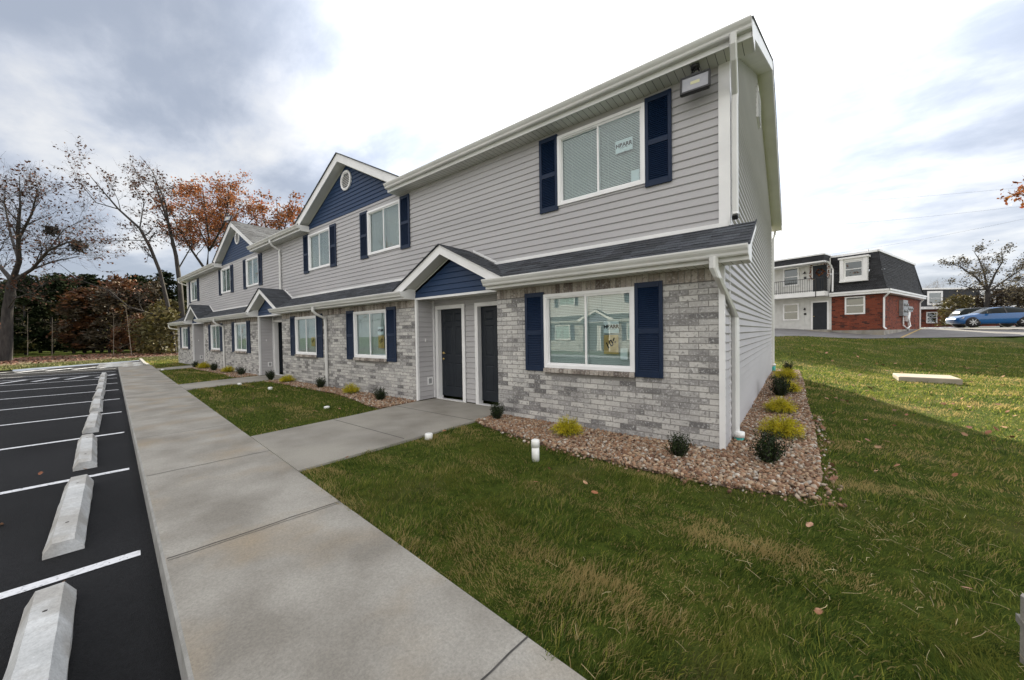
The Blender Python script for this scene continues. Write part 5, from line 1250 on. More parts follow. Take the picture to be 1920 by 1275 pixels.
# wood behind: evergreen and autumn trees
def crown_mesh(name, seed, m, Hc, Wc, n, size, conic, mtrunk=M['bark'], z0=.08):
    r = np.random.default_rng(seed); P = []
    nb = 26
    for k in range(nb):
        z = z0 + (1 - z0) * r.uniform(0, 1); rad = (1 - z) ** .75 if conic else math.sin(math.pi * min(.98, max(.08, z * .85 + .12))) ** .6
        a = r.uniform(0, 6.28); c = np.array((math.cos(a) * rad * Wc * .62, math.sin(a) * rad * Wc * .62, z * Hc)); s_ = np.array((.30, .30, .16 if conic else .22)) * np.array((Wc, Wc, Wc)) * r.uniform(.6, 1.2)
        P.append(c + r.normal(0, 1, (n // nb, 3)) * s_ * .7)
    P = np.concatenate(P); P[:, 2] = np.clip(P[:, 2], .05 * Hc, 1.05 * Hc); n = len(P)
    a = r.normal(size=(n, 3)); a[:, 2] *= .4; a /= np.linalg.norm(a, axis=1)[:, None]; b = np.cross(a, r.normal(size=(n, 3))); b /= np.linalg.norm(b, axis=1)[:, None]; sz = (size * r.uniform(.5, 1.3, n))[:, None]
    V = np.stack([P - a * sz, P + b * sz * .45, P + a * sz, P - b * sz * .45], 1).reshape(-1, 3)
    mb = MB(); mb.tube([(0, 0, -.3), (0, 0, Hc * .5), (0, 0, Hc * .92)], [.16, .10, .03], 6)
    return fastmesh('crown', V, np.arange(n * 4).reshape(-1, 4), m, 4), mb.mesh('trunk', mtrunk)
kinds = {'k': [crown_mesh('k', s, M['brown_bush'], 8.2, 2.0, 2600, .20, False, z0=.10) for s in (41, 42)], 'e': [crown_mesh('e', s, M['evergreen'], 8.5, 2.3, 6500, .22, True, z0=.02) for s in (1, 2, 3)], 'r': [crown_mesh('r', 7, M['rust_bush'], 8.6, 2.0, 3000, .24, False)], 'o': [crown_mesh('o', 9, M['olive_bush'], 4.0, 1.7, 2200, .20, False, z0=.02)], 'f': [crown_mesh('f', s, M['evergreen'], 8.0, 2.4, 5200, .24, False, z0=.02) for s in (11, 12)]}
nm = {'k': ('brown_leaved_tree', 'brown leaved tree'), 'e': ('evergreen_tree', 'dark evergreen'), 'r': ('rust_tree', 'rust coloured tree'), 'o': ('olive_bush', 'yellow green bush'), 'f': ('broad_evergreen', 'broad dark evergreen')}
wood = [('e', -30, 46, 1.0), ('f', 15, 50, 1.0), ('e', 48, 44, .9), ('k', 75, 49, 1.05), ('f', 98, 46, .9), ('e', 122, 50, 1.1), ('k', 138, 45, .95), ('r', 158, 46, 1.08), ('e', 175, 47, .98), ('r', 190, 47, 1.06), ('k', 205, 45, .95), ('e', 222, 50, .85), ('r', 228, 50, 1.05), ('k', 248, 46, 1.0), ('f', 268, 52, 1.0), ('k', 290, 47, .95), ('r', 262, 43, .55), ('o', 285, 41, .95), ('o', 300, 39, 1.0), ('e', 312, 50, 1.08), ('f', 330, 54, .98), ('o', 318, 43, 1.2), ('e', 350, 50, .85), ('e', -70, 42, 1.1), ('f', -120, 40, 1.1), ('r', 225, 42, .4), ('f', 25, 60, 1.2), ('e', 110, 62, 1.25), ('f', 165, 62, 1.2), ('e', 215, 64, 1.25), ('f', 270, 62, 1.2), ('e', 320, 62, 1.1), ('e', 0, 40, .85), ('f', 60, 56, 1.05), ('e', 345, 66, 1.15), ('e', 375, 60, .95)]
pos_words = ['standing in the wood behind the parking lot']
for i, (k, px, dep, s_) in enumerate(wood):
    p = dp(px, 640, dep); g = H(p[0], p[1]); base, adj = nm[k]
    t = thing(base, f'{adj} in the dark wood beyond the parking lot', 'tree', (p[0], p[1], g), rng.uniform(0, 6.28), f'{adj}s of the wood beyond the parking lot')
    fm, tm = kinds[k][i % len(kinds[k])]; link('crown', fm, t); link('trunk', tm, t); t.scale = (s_ * 1.08, s_ * 1.08, s_ * rng.uniform(.82, 1.28))
for k_, (px, py) in enumerate(((1440, 682), (1500, 700), (1575, 706), (1640, 709), (1700, 712))):
    q_ = on_z(px, py, -.2); L_ = 13.0 / math.tan(SUN_EL); bx, by = q_[0] + SUN_AZ[0] * L_, q_[1] + SUN_AZ[1] * L_
    t = thing('broad_evergreen', 'tall evergreen behind the building, known only by the shade it throws on the bank', 'tree', (bx, by, 1.4), k_ * 1.1, 'evergreens shading the bank')
    fm, tm = kinds['f'][k_ % 2]; link('crown', fm, t); link('trunk', tm, t); t.scale = (1.5, 1.5, 1.13)
# saplings with pale trunks
for px, top, dep, lb in ((52, 590, 40, 'leftmost pale thin sapling trunk in front of the dark wood'), (98, 595, 40, 'second pale sapling trunk from the left before the dark wood'), (213, 590, 38, 'pale sapling trunk near the middle of the wood edge'), (245, 575, 36, 'slender leaning white sapling near the leaf covered bank')):
    T_ = Tree(int(px)); b0 = dp(px + (2 if px == 245 else 0), 672 if px < 200 else 668, dep); b0[2] = H(b0[0], b0[1]) - .05; tp = dp(px - (9 if px == 245 else 0), top, dep)
    T_.limb([b0, b0 * .5 + tp * .5 + np.array((.05, 0, 0)), tp], [.05, .04, .015], 6); T_.spawn([b0, tp], [.05, .02], .8, 1.3, 1, .15)
    T_.build('sapling', lb, b0, .09, M['olive_bush'], M['bark_pale'], 'saplings at the wood edge')
# leaf litter strip and loose leaves
lit = [(-39.5, -.3), (-36.4, -3.1), (-33.2, -6.1), (-26, -12.6), (-20, -17), (-30, -28), (-52, -16), (-62, -2), (-56, 9), (-46, 10), (-42, 3)]
litp = [(-46.5, .8), (-43.0, -4.2), (-39.6, -8.9), (-33, -16.6), (-26, -24), (-30, -28), (-52, -16), (-62, -2), (-56, 9), (-47, 10), (-44, 4)]
g = [(x, y) for x in np.arange(-62, -20, 2.) for y in np.arange(-28, 10, 2.)]
struct(cdt_sheet('leaf_litter_ground', densify(litp, 2.), [], g, M['litter'], .015))
P = rand_in(litp, 9000); z = hgt(P[:, 0], P[:, 1]) + .04; n = len(P); a = rng.uniform(0, 6.28, n); sz = rng.uniform(.04, .09, n); tl = rng.normal(0, .5, (n, 2))
V = np.stack([np.stack([P[:, 0] + np.cos(a + q) * sz, P[:, 1] + np.sin(a + q) * sz, z + sz * tl[:, 0] * math.cos(q) + sz * .5 * tl[:, 1] * math.sin(q) + .03], 1) for q in (0, 1.2, 3.14, 4.3)], 1).reshape(-1, 3)
M['litter_leaf'] = mat('litter_leaf', (0.075, 0.026, 0.013), (0.16, 0.065, 0.032), 4, rough=.7, island=.5)
tag(link('leaf_litter', fastmesh('leaf_litter', V, np.arange(n * 4).reshape(-1, 4), M['litter_leaf'], 4)), 'rust brown carpet of leaves along the wood edge', 'leaf litter', None, 'stuff')
# grass fringe between lot and litter
P = rand_in([(-39.4, -.4), (-36.2, -3.3), (-32.7, -6.3), (-25.3, -12.9), (-20, -17.2), (-26, -23), (-33, -16.6), (-39.6, -8.9), (-43, -4.2), (-46.5, .8), (-48, 6), (-36, 8), (-30.2, 3), (-30.2, -1.2)], 30000)
V, T = blades(P, .03, .09, .008, .018, .8); M['dry_grass'] = mat('yellowing_grass', (0.075, 0.085, 0.025), (0.20, 0.17, 0.055), .8, rough=.7, island=.4)
tag(link('verge_grass', fastmesh('verge_grass', V, T, M['dry_grass'], 3)), 'yellowing rough grass between the far kerb and the leaves', 'grass', None, 'stuff')
# utility box at far left end
t = thing('utility_box', 'dark green metal utility box beyond the far left corner of the building', 'utility box', (-31.3, 2.9, H(-31.3, 2.9)), .3)
mb = MB(); mb.box(-.5, .5, -.45, .45, 0, .85, bev=.03); mb.build('cabinet', M['greenbox'], t)
mb = MB(); mb.prism([(-.54, -.49, .85), (.54, -.49, .85), (.54, .49, .85), (-.54, .49, .85)], (0, 0, .07)); mb.build('lid', M['greenbox'], t)

# ================================================================ building 2 (mansard)
def frame(depth, pxc, ang):
    a = math.radians(ang); xa = math.sin(a) * RT - math.cos(a) * FW; k = (pxc - 960) / F; c = CP + k * depth * RT + depth * FW
    return c, math.atan2(xa[1], xa[0])
c2, rz2 = frame(24.5, 1656, 33.4); ZB = 1.30
b2 = thing('mansard_building', 'two storey red brick and white building with black mansard roof on the rise', 'apartment building', (c2[0], c2[1], ZB), rz2)
XL = -16.0; DB = 11.0
def P2(z): return z - ZB
mb = MB()
for (a, b, ops) in ((-2.74, 0, [(-1.95, -.88, 1.12, 2.36)]),):
    bricks(mb, (0, 0, 0), (1, 0, 0), (0, -1, 0), a, b, 0, 2.42, ops, ph=.10, pl=.26, seed=71)
bricks(mb, (0, 0, 0), (0, 1, 0), (1, 0, 0), 0, DB, 0, 2.42, ph=.10, pl=.26, seed=72)
M['mortar_dark'] = mat('dark_mortar', (0.10, 0.07, 0.06), None, 9, rough=.9)
mb.build('brick_wall', [M['brick_red'], M['mortar_dark']], b2)
mb = MB(); mb.box(-2.74, .05, -.03, 0, -.6, .0); mb.box(0, .05, 0, DB, -.6, 0); mb.build('foundation', M['conc'], b2)
mb = MB()      # white board walls both floors
x = XL
while x < -2.75:
    e_ = min(x + .30, -2.745); mb.quad((x, 0, -.5), (e_ - .012, 0, -.5), (e_ - .012, 0, 5.3), (x, 0, 5.3)); mb.quad((e_ - .012, 0, -.5), (e_ - .012, .012, -.5), (e_ - .012, .012, 5.3), (e_ - .012, 0, 5.3)); mb.quad((e_ - .012, .012, -.5), (e_, .012, -.5), (e_, .012, 5.3), (e_ - .012, .012, 5.3)); x = e_
mb.box(-2.86, -2.70, -.03, .0, -.3, 2.42)
mb.quad((XL, DB, -.5), (-.4, DB, -.5), (-.4, DB, 5.3), (XL, DB, 5.3)); mb.quad((XL, 0, -.5), (XL, DB, -.5), (XL, DB, 5.4), (XL, 0, 5.4))
mb.build('board_wall', M['white_wall'], b2)
# mansard: curved outwards at the base
prof = [(.00, 2.72, .28), (.00, 2.95, .16), (.0, 3.3, .06), (.0, 3.9, -.06), (.0, 5.35, -.30)]
mb = MB(); rr_ = random.Random(5)
def man_pts(o, z): return (o, z)
Zs = np.arange(2.72, 5.36, .13)
offs = np.interp(Zs, [p[1] for p in prof], [p[2] for p in prof])
for k in range(len(Zs) - 1):
    z0_, z1_, o0, o1 = Zs[k], Zs[k + 1], offs[k], offs[k + 1]
    x = -2.74
    while x < o0:
        e_ = min(x + rr_.choice((.2, .3, .35)), o0 if True else 0); xe0, xe1 = e_, (o1 if e_ >= o0 - 1e-6 else e_)
        jt_ = rr_.uniform(0, .012)
        if not (x > -2.25 and e_ < -.65 and 3.35 < z0_ < 5.1): mb.quad((x, -o0 - .012 - jt_, z0_), (xe0, -o0 - .012 - jt_, z0_), (xe1, -o1, z1_), (x, -o1, z1_))
        x = e_
        if e_ >= o0 - 1e-6: break
    y = -o0
    while y < DB:
        e_ = min(y + rr_.choice((.2, .3, .35)), DB); jt_ = rr_.uniform(0, .012); y1_ = (-o1 if y <= -o0 + 1e-6 else y)
        mb.quad((o0 + .012 + jt_, y, z0_), (o0 + .012 + jt_, e_, z0_), (o1, e_, z1_), (o1, y1_, z1_)); y = e_
mb.quad((-2.74, .3, 5.35), (-.3, .3, 5.35), (-.3, DB, 5.35), (-2.74, DB, 5.35)); mb.quad((0, DB, 2.4), (.28, DB, 2.72), (-.3, DB, 5.35), (-2, DB, 5.35))
# shallow mansard over the balcony
for k in range(5):
    z0_, z1_ = 5.02 + k * .09, 5.11 + k * .09; x = XL
    while x < -2.83: e_ = min(x + .33, -2.83); mb.quad((x, -1.15 + k * .02 - .01, z0_), (e_, -1.15 + k * .02 - .01, z0_), (e_, -1.15 + (k + 1) * .02, z1_), (x, -1.15 + (k + 1) * .02, z1_)); x = e_
    mb.quad((-2.83, -1.15 + k * .02, z0_), (-2.83, .3, z0_), (-2.83, .3, z1_), (-2.83, -1.15 + (k + 1) * .02, z1_))
mb.quad((XL, -1.05, 5.47), (-2.83, -1.05, 5.47), (-2.83, DB, 5.47), (XL, DB, 5.47))
mb.build('mansard_roof', M['mansard'], b2)
mb = MB()
mb.box(-2.74, .36, -.36, -.0, 2.45, 2.70); mb.box(.0, .36, .0, DB + .1, 2.45, 2.70); mb.box(-2.74, .40, -.42, -.36, 2.60, 2.72); mb.box(.36, .42, -.42, DB + .1, 2.60, 2.72)
mb.box(-2.86, -.26, .22, .34, 5.33, 5.47); mb.box(-.34, -.22, .22, DB, 5.33, 5.47)
mb.box(XL, -2.80, -1.12, -1.02, 5.46, 5.56); mb.box(-2.88, -2.78, -1.1, .3, 5.46, 5.56)
mb.box(XL, -2.81, -1.17, -1.13, 4.93, 5.03); mb.box(XL, -2.83, -1.13, -.0, 4.95, 5.01); mb.box(-2.83, -2.79, -1.17, .0, 4.93, 5.03)
mb.build('white_fascia', M['trim'], b2)
mb = MB(); mb.box(XL, -2.78, -1.15, -.0, 2.52, 2.85); mb.build('balcony_slab', M['trim'], b2)
mb = MB(); x = XL
while x < -2.9: mb.box(x, x + .018, -1.09, -1.072, 2.85, 3.85); x += .14
mb.box(XL, -2.85, -1.10, -1.065, 3.82, 3.86); mb.box(XL, -2.85, -1.10, -1.065, 2.93, 2.96)
for y in np.arange(-1.0, 0, .14): mb.box(-2.87, -2.852, y, y + .018, 2.85, 3.85)
mb.box(-2.88, -2.845, -1.08, 0, 3.82, 3.86)
for x in (-3.3, -5.95, -8.6): mb.box(x, x + .04, -1.19, -1.15, 2.45, 3.86)
mb.build('balcony_railing', M['iron'], b2)
def sash(x0, x1, z0, z1, y, par, t=.09):
    mb = MB(); mb.box(x0 - t, x1 + t, y - .05, y, z1, z1 + t); mb.box(x0 - t, x1 + t, y - .06, y, z0 - t, z0); mb.box(x0 - t, x0, y - .05, y, z0, z1); mb.box(x1, x1 + t, y - .05, y, z0, z1); zm = (z0 + z1) / 2; mb.box(x0, x1, y - .035, y, zm - .025, zm + .025)
    o = mb.build('window', M['trim'], par)
    mb = MB(); mb.quad((x0, y - .015, z0), (x1, y - .015, z0), (x1, y - .015, z1), (x0, y - .015, z1)); mb.build('pane', M['glass_dark'], o)
    mb = MB(); z = zm + .01
    while z < z1 - .01: mb.add([(x0 + .02, y + .02, z), (x1 - .02, y + .02, z), (x1 - .02, y + .035, z + .045), (x0 + .02, y + .035, z + .045)], [(0, 1, 2, 3)]); z += .04
    mb.quad((x0, y + .08, z0), (x1, y + .08, z0), (x1, y + .08, z1), (x0, y + .08, z1), 1)
    mb.build('blind', [M['blind'], M['black']], o); return o
sash(-1.86, -.97, 1.21, 2.27, -.012, b2); sash(-5.62, -4.75, .92, 2.05, -.01, b2); sash(-5.62, -4.75, 3.62, 4.85, -.01, b2)
# dormer window in mansard
mb = MB(); mb.box(-2.20, -.72, -.30, .15, 3.40, 3.50); mb.box(-2.25, -.67, -.36, .3, 5.02, 5.14); mb.box(-2.18, -1.98, -.28, .15, 3.50, 5.02); mb.box(-.94, -.74, -.28, .15, 3.50, 5.02)
mb.box(-1.98, -.94, -.20, .15, 4.86, 5.02); mb.box(-1.98, -.94, -.20, .15, 3.50, 3.72); mb.build('dormer', M['trim'], b2)
sash(-1.88, -1.04, 3.80, 4.78, -.10, b2, .10)
for z0_ in (.08, 2.85):
    mb = MB(); mb.box(-3.80, -2.95, -.03, -.006, z0_, z0_ + 2.03); 
    for xx in (-3.7, -3.33):
        for a, b in ((.2, .75), (.9, 1.5), (1.6, 1.9)): mb.box(xx, xx + .28, -.036, -.03, z0_ + a, z0_ + b)
    o = mb.build('door', M['door'], b2); mb = MB(); mb.tube([(-3.72, -.04, z0_ + 1), (-3.72, -.09, z0_ + 1)], .03, 10); mb.build('door_handle', M['brass'], o)
    mb = MB(); mb.box(-3.90, -3.80, -.03, 0, z0_, z0_ + 2.13); mb.box(-2.95, -2.86, -.03, 0, z0_, z0_ + 2.13); mb.box(-3.80, -2.95, -.03, 0, z0_ + 2.03, z0_ + 2.13); mb.build('door_frame', M['trim'], b2)
    zl = z0_ + 1.55; mb = MB(); mb.tube([(-4.28, -.01, zl + .08), (-4.28, -.12, zl + .10), (-4.28, -.14, zl + .04)], .03, 8); mb.tube([(-4.28, -.14, zl + .05), (-4.28, -.14, zl - .04)], [.05, .09], 10); mb.build('wall_lamp', M['black'], b2)
    mb = MB(); mb.box(-4.36, -4.20, -.02, -.006, zl - .42, zl - .26); mb.build('number_plate', M['black'], b2)
mb = MB(); mb.box(-4.4, -2.7, -.8, 0, -.4, .06); mb.build('doorstep', M['conc'], b2)
def sp2(pts): mb = MB(); mb.sweep(pts, .09, .09, (0, 1, 0)); mb.build('downspout', M['trim'], b2)
sp2([(.34, -.30, 2.6), (.3, -.28, 2.4), (.06, -.10, 2.15), (.06, -.10, .2), (.2, -.2, .06)]); sp2([(.30, DB - .2, 2.6), (.2, DB - .2, 2.35), (.06, DB - .2, 2.15), (.06, DB - .2, .1)]); sp2([(-2.70, -1.0, 4.95), (-2.60, -.5, 4.7), (-2.55, -.28, 4.4), (-2.52, -.45, 2.8)])
mb = MB(); mb.box(.02, .24, 4.1, 5.5, 1.0, 2.15); 
for yy in (4.45, 5.15):
    for zz_ in (1.35, 1.8): mb.tube([(.24, yy, zz_), (.33, yy, zz_)], .10, 12)
mb.box(.02, .16, 5.6, 7.6, 1.35, 1.75)
for yy in (5.9, 6.5, 7.1): mb.tube([(.16, yy, 1.55), (.26, yy, 1.55)], .09, 12)
mb.build('meter_box', M['steel'], b2)
mb = MB(); mb.tube([(.08, 5.0, 1.0), (.08, 5.0, .3), (.2, 5.5, .05), (.3, 5.9, .25), (.2, 6.0, .8)], .05, 8); mb.tube([(.12, 6.4, 1.35), (.12, 6.4, -.1)], .07, 8); mb.tube([(.10, 7.0, 1.35), (.12, 6.6, .7)], .05, 8); mb.box(.02, .18, 5.9, 6.5, .6, 1.0); mb.build('conduit', M['trim'], b2)
mb = MB(); mb.box(-3.4, -2.2, 3.5, 4.5, 5.47, 5.85); mb.build('roof_unit', M['black'], b2)
mb = MB(); mb.tube([(-1.4, 3, 5.3), (-1.4, 3, 6.0)], .03, 6); mb.build('roof_pipe', M['steel'], b2)
# autumn garland and wreath on the upper door
def xf(lx, ly, lz): ca, sa = math.cos(rz2), math.sin(rz2); return np.array((c2[0] + lx * ca - ly * sa, c2[1] + lx * sa + ly * ca, ZB + lz))
def deco(name, pts, lb, cat):
    r = np.random.default_rng(3); V = []
    for p in pts:
        for _ in range(5):
            c = xf(*(np.array(p) + r.normal(0, .035, 3) * np.array((1, .3, 1)))); a = r.normal(size=3); a /= np.linalg.norm(a); b = np.cross(a, r.normal(size=3)); b /= np.linalg.norm(b); V += [c - a * .05, c + b * .035, c + a * .05, c - b * .035]
    tag(link(name, fastmesh(name, V, np.arange(len(V)).reshape(-1, 4), M['oak_leaf'], 4)), lb, cat)
deco('garland', [(-3.92, -.08, z) for z in np.arange(3.9, 4.95, .09)] + [(x, -.08, 4.97) for x in np.arange(-3.9, -2.85, .08)] + [(-2.86, -.08, z) for z in np.arange(3.9, 4.95, .11)], 'orange autumn leaf garland round the upstairs door of the mansard building', 'garland')
deco('wreath', [(-3.37 + .2 * math.cos(a), -.06, 4.35 + .2 * math.sin(a)) for a in np.arange(0, 6.28, .35)], 'small orange wreath on the upstairs door of the mansard building', 'wreath')
t = thing('balcony_chair', 'white plastic chair on the balcony of the mansard building', 'chair', tuple(xf(-6.1, -.55, 2.86)), rz2 + .5)
mb = MB(); mb.box(-.22, .22, -.22, .22, .40, .44); mb.build('seat', M['trim'], t)
mb = MB(); [mb.obox((x, .20, .44), (.05, 0, 0), (0, .03, 0), (0, .10, .45)) for x in (-.22, -.12, -.02, .08, .17)]; mb.build('backrest', M['trim'], t)
for x in (-.2, .17):
    for y in (-.2, .17): mb = MB(); mb.box(x, x + .03, y, y + .03, 0, .40); mb.build('leg', M['trim'], t)

# ---- building 3
rz3 = math.atan2(RT[1], RT[0]); c3 = cw(59.5, 54, 1.42)
b3 = thing('distant_mansard_building', 'distant brick building with black mansard roof behind the parked cars', 'apartment building', c3, rz3)
mb = MB(); bricks(mb, (0, 0, 0), (1, 0, 0), (0, -1, 0), 0, 42, 0, 2.7, ph=.16, pl=.5, seed=8, jt=.02); mb.build('brick_wall', [M['brick_red'], M['mortar_dark']], b3)
mb = MB(); mb.prism([(0, -.5, 3.0), (0, .1, 5.6), (0, 12, 5.6), (0, 12, 0), (0, .1, 0), (0, .1, 3.0)], (42, 0, 0)); mb.build('mansard_roof', M['mansard'], b3)
mb = MB(); mb.box(-.1, 42, -.55, 0.0, 2.65, 3.02); mb.box(-.1, 42, -.02, .2, 5.55, 5.78); mb.build('white_fascia', M['trim'], b3)
for x in (1.8, 9.5, 17, 25): sash(x, x + 1.3, .75, 2.1, -.03, b3, .16); o = sash(x - .2, x + 1.5, 3.5, 5.0, -.42, b3, .28)
# ---- cars
def car(name, label, loc, rz, paint, L_=4.45, Hh=1.46, suv=False, W=.89):
    t = thing(name, label, 'car', loc, rz)
    # stations: x, halfwidth, z bottom, z belt, z roof, roof halfwidth
    if suv: st = [(0, .62, .45, .80, .80, .55), (.12, .82, .32, .92, .93, .6), (.6, .90, .25, 1.02, 1.04, .65), (1.15, .92, .24, 1.08, 1.12, .68), (1.65, .93, .24, 1.10, 1.58, .66), (2.3, .93, .24, 1.10, 1.70, .68), (3.4, .93, .24, 1.10, 1.70, .68), (4.25, .92, .26, 1.10, 1.66, .66), (4.55, .90, .32, 1.08, 1.35, .66), (4.70, .80, .42, 1.0, 1.02, .6)]
    else: st = [(0, .55, .40, .60, .60, .5), (.10, .74, .26, .70, .71, .55), (.45, .86, .20, .80, .82, .6), (.95, .89, .19, .90, .92, .62), (1.30, .89, .19, .94, 1.02, .62), (1.95, .89, .19, .96, 1.38, .58), (2.45, .89, .19, .97, 1.45, .58), (3.2, .89, .19, .98, 1.42, .57), (3.85, .88, .20, 1.0, 1.20, .58), (4.25, .85, .26, .98, 1.02, .6), (4.45, .72, .36, .88, .90, .55)]
    V = []; Fc = []; mi = []
    for x, w_, zb_, zt, zr, rw in st:
        V += [(x, 0, zb_), (x, w_ * .9, zb_), (x, w_, zb_ + .12), (x, w_ + .02, (zb_ + zt) / 2), (x, w_ * .97, zt), (x, rw + .03, zr - .03), (x, rw * .7, zr), (x, 0, zr + .01)] + [(x, -rw * .7, zr), (x, -rw - .03, zr - .03), (x, -w_ * .97, zt), (x, -w_ - .02, (zb_ + zt) / 2), (x, -w_, zb_ + .12), (x, -w_ * .9, zb_)]
    n = 14
    for i in range(len(st) - 1):
        for k in range(n):
            Fc.append((i * n + k, i * n + (k + 1) % n, (i + 1) * n + (k + 1) % n, (i + 1) * n + k))
            glass = (k in (4, 9)) and (st[i][4] - st[i][3] > .25 or st[i + 1][4] - st[i + 1][3] > .25)
            if k in (5, 6, 7, 8) and (abs(st[i + 1][4] - st[i][4]) > .17) and max(st[i][4], st[i + 1][4]) > 1.25: glass = True
            mi.append(1 if glass else 0)
    Fc += [tuple(range(n))[::-1], tuple((len(st) - 1) * n + k for k in range(n))]; mi += [0, 0]
    mb = MB(); mb.v = V; mb.f = [list(f) for f in Fc]; mb.m = mi; mb.sm = [True] * len(Fc)
    M.setdefault('carglass', mat('car_glass', (0.01, 0.014, 0.014), None, 3, rough=.12, spec=.12)); mb.build('body', [paint, M['carglass']], t)
    wx = (.86, 3.50) if not suv else (.95, 3.75); R_ = .33 if not suv else .37
    for x in wx:
        for sg in (-1, 1):
            yo = sg * (W + .005); mb = MB(); mb.tube([(x, yo - sg * .22, R_), (x, yo - sg * .0, R_)], R_ + .07, 22); mb.build('wheel_arch', M['black'], t)
            mb = MB(); mb.tube([(x, yo - sg * .18, R_), (x, yo + sg * .015, R_), (x, yo + sg * .03, R_)], [R_, R_, R_ * .9], 24); wo = mb.build('wheel', M['tyre'], t)
            mb = MB()
            for k in range(7): a = k * 2 * math.pi / 7; mb.obox((x + math.cos(a) * .05 - math.sin(a) * .022, yo + sg * .032, R_ + math.sin(a) * .05 + math.cos(a) * .022), (math.cos(a) * R_ * .56, 0, math.sin(a) * R_ * .56), (math.sin(a) * .044, 0, -math.cos(a) * .044), (0, sg * .01, 0))
            mb.tube([(x, yo + sg * .03, R_), (x, yo + sg * .045, R_)], .06, 10); mb.build('rim', M['rim'], wo)
    for sg in (-1, 1):
        mb = MB(); mx_ = 1.62 if not suv else 1.5; mz = .98 if not suv else 1.15; mb.box(mx_ - .07, mx_ + .07, sg * (W + .02) - (.16 if sg < 0 else 0), sg * (W + .02) + (.16 if sg > 0 else 0), mz, mz + .13, bev=.02); mb.build('wing_mirror', M['black'], t)
        mb = MB(); z_ = .62 if not suv else .78; mb.add([(.03, sg * .58, z_ - .06), (.35, sg * (W - .01), z_ + .02), (.42, sg * (W - .035), z_ + .14), (.12, sg * .70, z_ + .08)], [(0, 1, 2, 3)]); mb.build('headlight', M['head'], t)
        mb = MB(); xr = st[-1][0]; z_ = .85; mb.add([(xr - .02, sg * .62, z_ - .08), (xr - .22, sg * (W - .0), z_ - .05), (xr - .20, sg * (W - .02), z_ + .20), (xr - .02, sg * .62, z_ + .10)], [(0, 1, 2, 3)]); mb.build('tail_light', M['tail'], t)
    for px_ in ((2.55,) if not suv else (2.5, 3.4)):
        for sg in (-1, 1): mb = MB(); zt_ = 1.0 if not suv else 1.12; mb.obox((px_, sg * W * .985, zt_ - .02), (.08, 0, 0), (0, -sg * (W - .60), .44 if not suv else .55), (0, sg * .012, .012)); mb.build('pillar', M['black'], t)
    return t
ax2 = RT * .90 - FW * .43; ang = math.atan2(ax2[1], ax2[0]); nv = np.array((-math.sin(ang), math.cos(ang), 0)); av = np.array((math.cos(ang), math.sin(ang), 0))
pc = np.array(dp(1825, 612, 28)) + nv * .9 - av * .86
car('blue_car', 'bright blue hatchback parked side on and cut off by the right edge', (pc[0], pc[1], 1.44), ang, M['car_blue'])
pe = np.array(dp(1801, 612, 33.5)) + av * 4.7 + nv * .9
car('black_suv', 'black estate car parked behind the blue hatchback with its red tail light showing', (pe[0], pe[1], 1.44), ang + math.pi, M['car_black'], suv=True, W=.93)
car('white_car', 'pale parked car across the lot, seen reflected in the near window', (-3.2, -13.6, LOT_Z), math.radians(92), M['car_white'], suv=True, W=.93)
# wheel stops and markings on the upper lot
us = [(1745, 1757), (1763, 1778), (1780, 1795)]
for k, (a, b) in enumerate(us):
    p = dp((a + b) / 2, 615, 34.0); o = link('wheel_stop', stm, None, (p[0], p[1], H(p[0], p[1]) + .03)); o.rotation_euler = (0, 0, rz3 + .1); tag(o, ('white wheel stop on the upper lot closest to the brick corner', 'middle white wheel stop of the upper lot', 'white wheel stop of the upper lot nearest the black car')[k], 'wheel stop', 'wheel stops on the upper lot')
a_, b_ = dp(1690, 621, 22.5), dp(1728, 616, 30)
mb = MB(); n_ = 10; dl = (b_ - a_)[:2]; nn_ = np.array((-dl[1], dl[0])) / np.linalg.norm(dl) * .06
for k in range(n_):
    p0, p1 = a_[:2] + dl * k / n_, a_[:2] + dl * (k + 1) / n_; mb.quad(*[(q[0], q[1], H(q[0], q[1]) + .045) for q in (p0 - nn_, p1 - nn_, p1 + nn_, p0 + nn_)])
mb.build('painted_line', M['paint_y'], up)
# lawn strip under/behind the cars
mb = MB(); q4 = [cw(38, 27.2), cw(70, 24), cw(70, 27.5), cw(40, 29.3)]
# ---- trees at right
d_ = 44; T6 = Tree(21)
bz = dp(1850, 606, d_); P_ = [bz, dp(1850, 570, d_), dp(1852, 545, d_)]; T6.limb(P_, [.40, .36, .34], 9)
for L_, rr in (([(1852, 545, 0), (1830, 520, -1), (1800, 500, -2), (1775, 492, -2)], [.2, .14, .08, .02]), ([(1852, 545, 0), (1845, 510, 1), (1835, 485, 1), (1825, 470, 2)], [.2, .14, .08, .02]), ([(1852, 545, 0), (1865, 515, 0), (1880, 490, -1), (1878, 465, -1)], [.2, .14, .08, .02]), ([(1852, 548, 0), (1885, 525, 1), (1915, 505, 2), (1935, 480, 2)], [.2, .14, .08, .03]), ([(1850, 560, 0), (1820, 540, 2), (1785, 530, 3)], [.13, .09, .03]), ([(1852, 560, 0), (1890, 545, -2), (1925, 535, -2)], [.13, .09, .03])):
    P_ = pl(L_, d_); T6.limb(P_, rr, 6); T6.spawn(P_, rr, .8, 1.5, 2, .20, .8, .15)
M['olive_leaf'] = mat('olive_brown_leaf', (0.055, 0.045, 0.022), (0.11, 0.085, 0.035), 3, rough=.7, island=.4)
T6.build('spreading_tree', 'spreading nearly bare tree behind the parked cars', tuple(bz), .10, M['olive_leaf'])
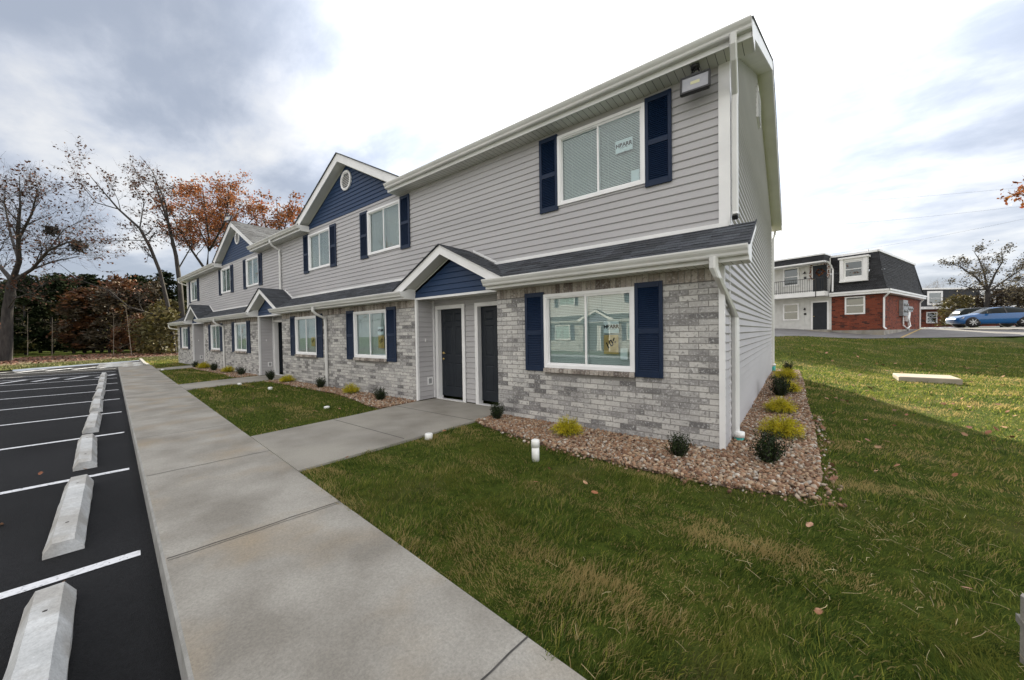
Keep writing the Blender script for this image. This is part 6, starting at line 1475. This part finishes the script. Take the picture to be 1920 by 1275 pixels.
hm = [crown_mesh('h', s, M['brown_bush'], 4.6, 2.6, 4200, .17, False, z0=.02) for s in (31, 32)]; ho_ = crown_mesh('h', 33, M['olive_bush'], 4.2, 2.2, 3600, .15, False, z0=.02)
for k, (px, dep, s_, mm, lb) in enumerate(((1795, 47, .92, ho_, 'olive brown hedge tree left of the spreading tree trunk'), (1822, 50, .85, hm[0], 'brown bush behind the roof of the black car'), (1878, 48, .95, hm[0], 'rust brown bush right of the spreading tree trunk'), (1908, 47, 1.0, hm[1], 'brown bush at the right edge behind the blue car'), (1940, 49, 1.0, ho_, 'olive bush just past the right edge'))):
    p = dp(px, 610, dep); t = thing('autumn_bush', lb, 'bush', (p[0], p[1], 1.5), k * 1.3, 'autumn bushes behind the cars'); link('crown', mm[0], t); link('trunk', mm[1], t); t.scale = (s_,) * 3
p = dp(1745, 612, 70); T7 = Tree(24); bz = np.array(p); T7.limb([bz, bz + np.array((0, 0, 4)), bz + np.array((0, 0, 7))], [.2, .15, .06], 6); T7.spawn([bz + np.array((0, 0, 3)), bz + np.array((0, 0, 7.5))], [.12, .04], .35, 2.4, 2, .0, .7, 0)
T7.build('bare_pale_tree', 'small pale bare tree beyond the end of the mansard roof', tuple(bz), .1, M['brown_leaf'], M['bark_pale'])
# oak reaching into the upper right corner: trunk is outside the frame
d_ = 14; T8 = Tree(25)
bz = cw(22.5, 15, .0); bz = np.array((bz[0], bz[1], H(bz[0], bz[1]))); tp = bz + np.array((0, 0, 5)); T8.limb([bz, bz + np.array((.1, 0, 2.5)), tp], [.28, .24, .2], 9)
for tgt in ((1968, 322, 14), (2020, 250, 15), (2150, 200, 15), (2110, 320, 16)):
    e_ = dp(*tgt); P_ = [tp, tp * .5 + e_ * .5 + np.array((0, 0, .5)), e_]; T8.limb(P_, [.13, .08, .02], 6); T8.spawn(P_, [.1, .06, .02], .7, 1.0, 2, .8, .8, .3)
T8.build('overhanging_oak', 'rust leaved oak branch reaching in at the upper right edge', tuple(bz), .085, M['oak_leaf'])
# trees behind the camera that show in the window reflections
for k, (x, y) in enumerate(((-48, -26), (-38, -34), (-58, -14))):
    T_ = Tree(40 + k); bz = np.array((x, y, -.2)); T_.limb([bz, bz + np.array((0, 0, 5)), bz + np.array((.4, 0, 9))], [.4, .32, .2], 8); T_.spawn([bz + np.array((0, 0, 3.5)), bz + np.array((.2, 0, 7)), bz + np.array((.5, 0, 12))], [.3, .2, .08], 1.0, 4.2, 2, .25, .8, 0)
    T_.build('autumn_tree', 'bare autumn tree behind the camera, seen reflected in the far upper windows', tuple(bz), .2, M['oak_leaf'], group='trees reflected in the windows')
# power lines
for k, (a, b, lb) in enumerate((((1462, 386), (1925, 352), 'uppermost of three thin power lines in the right sky'), ((1462, 430), (1925, 387), 'middle of three thin power lines in the right sky'), ((1545, 480), (1925, 411), 'lowest of three thin power lines, just above the mansard roof'))):
    A_, B_ = dp(a[0], a[1], 75), dp(b[0], b[1], 62); dlt = B_ - A_; pts = [A_ + dlt * t - np.array((0, 0, 1.6 * (1 - (2 * (t + .6) / 2.2 - 1) ** 2) - 1.4)) for t in np.linspace(-.6, 1.6, 30)]
    mb = MB(); mb.tube(pts, .012, 4); tag(mb.build('power_line', M['wire']), lb, 'power line', 'power lines over the far lot')
print('verts', sum(len(m.vertices) for m in bpy.data.meshes), 'objects', len(bpy.data.objects))
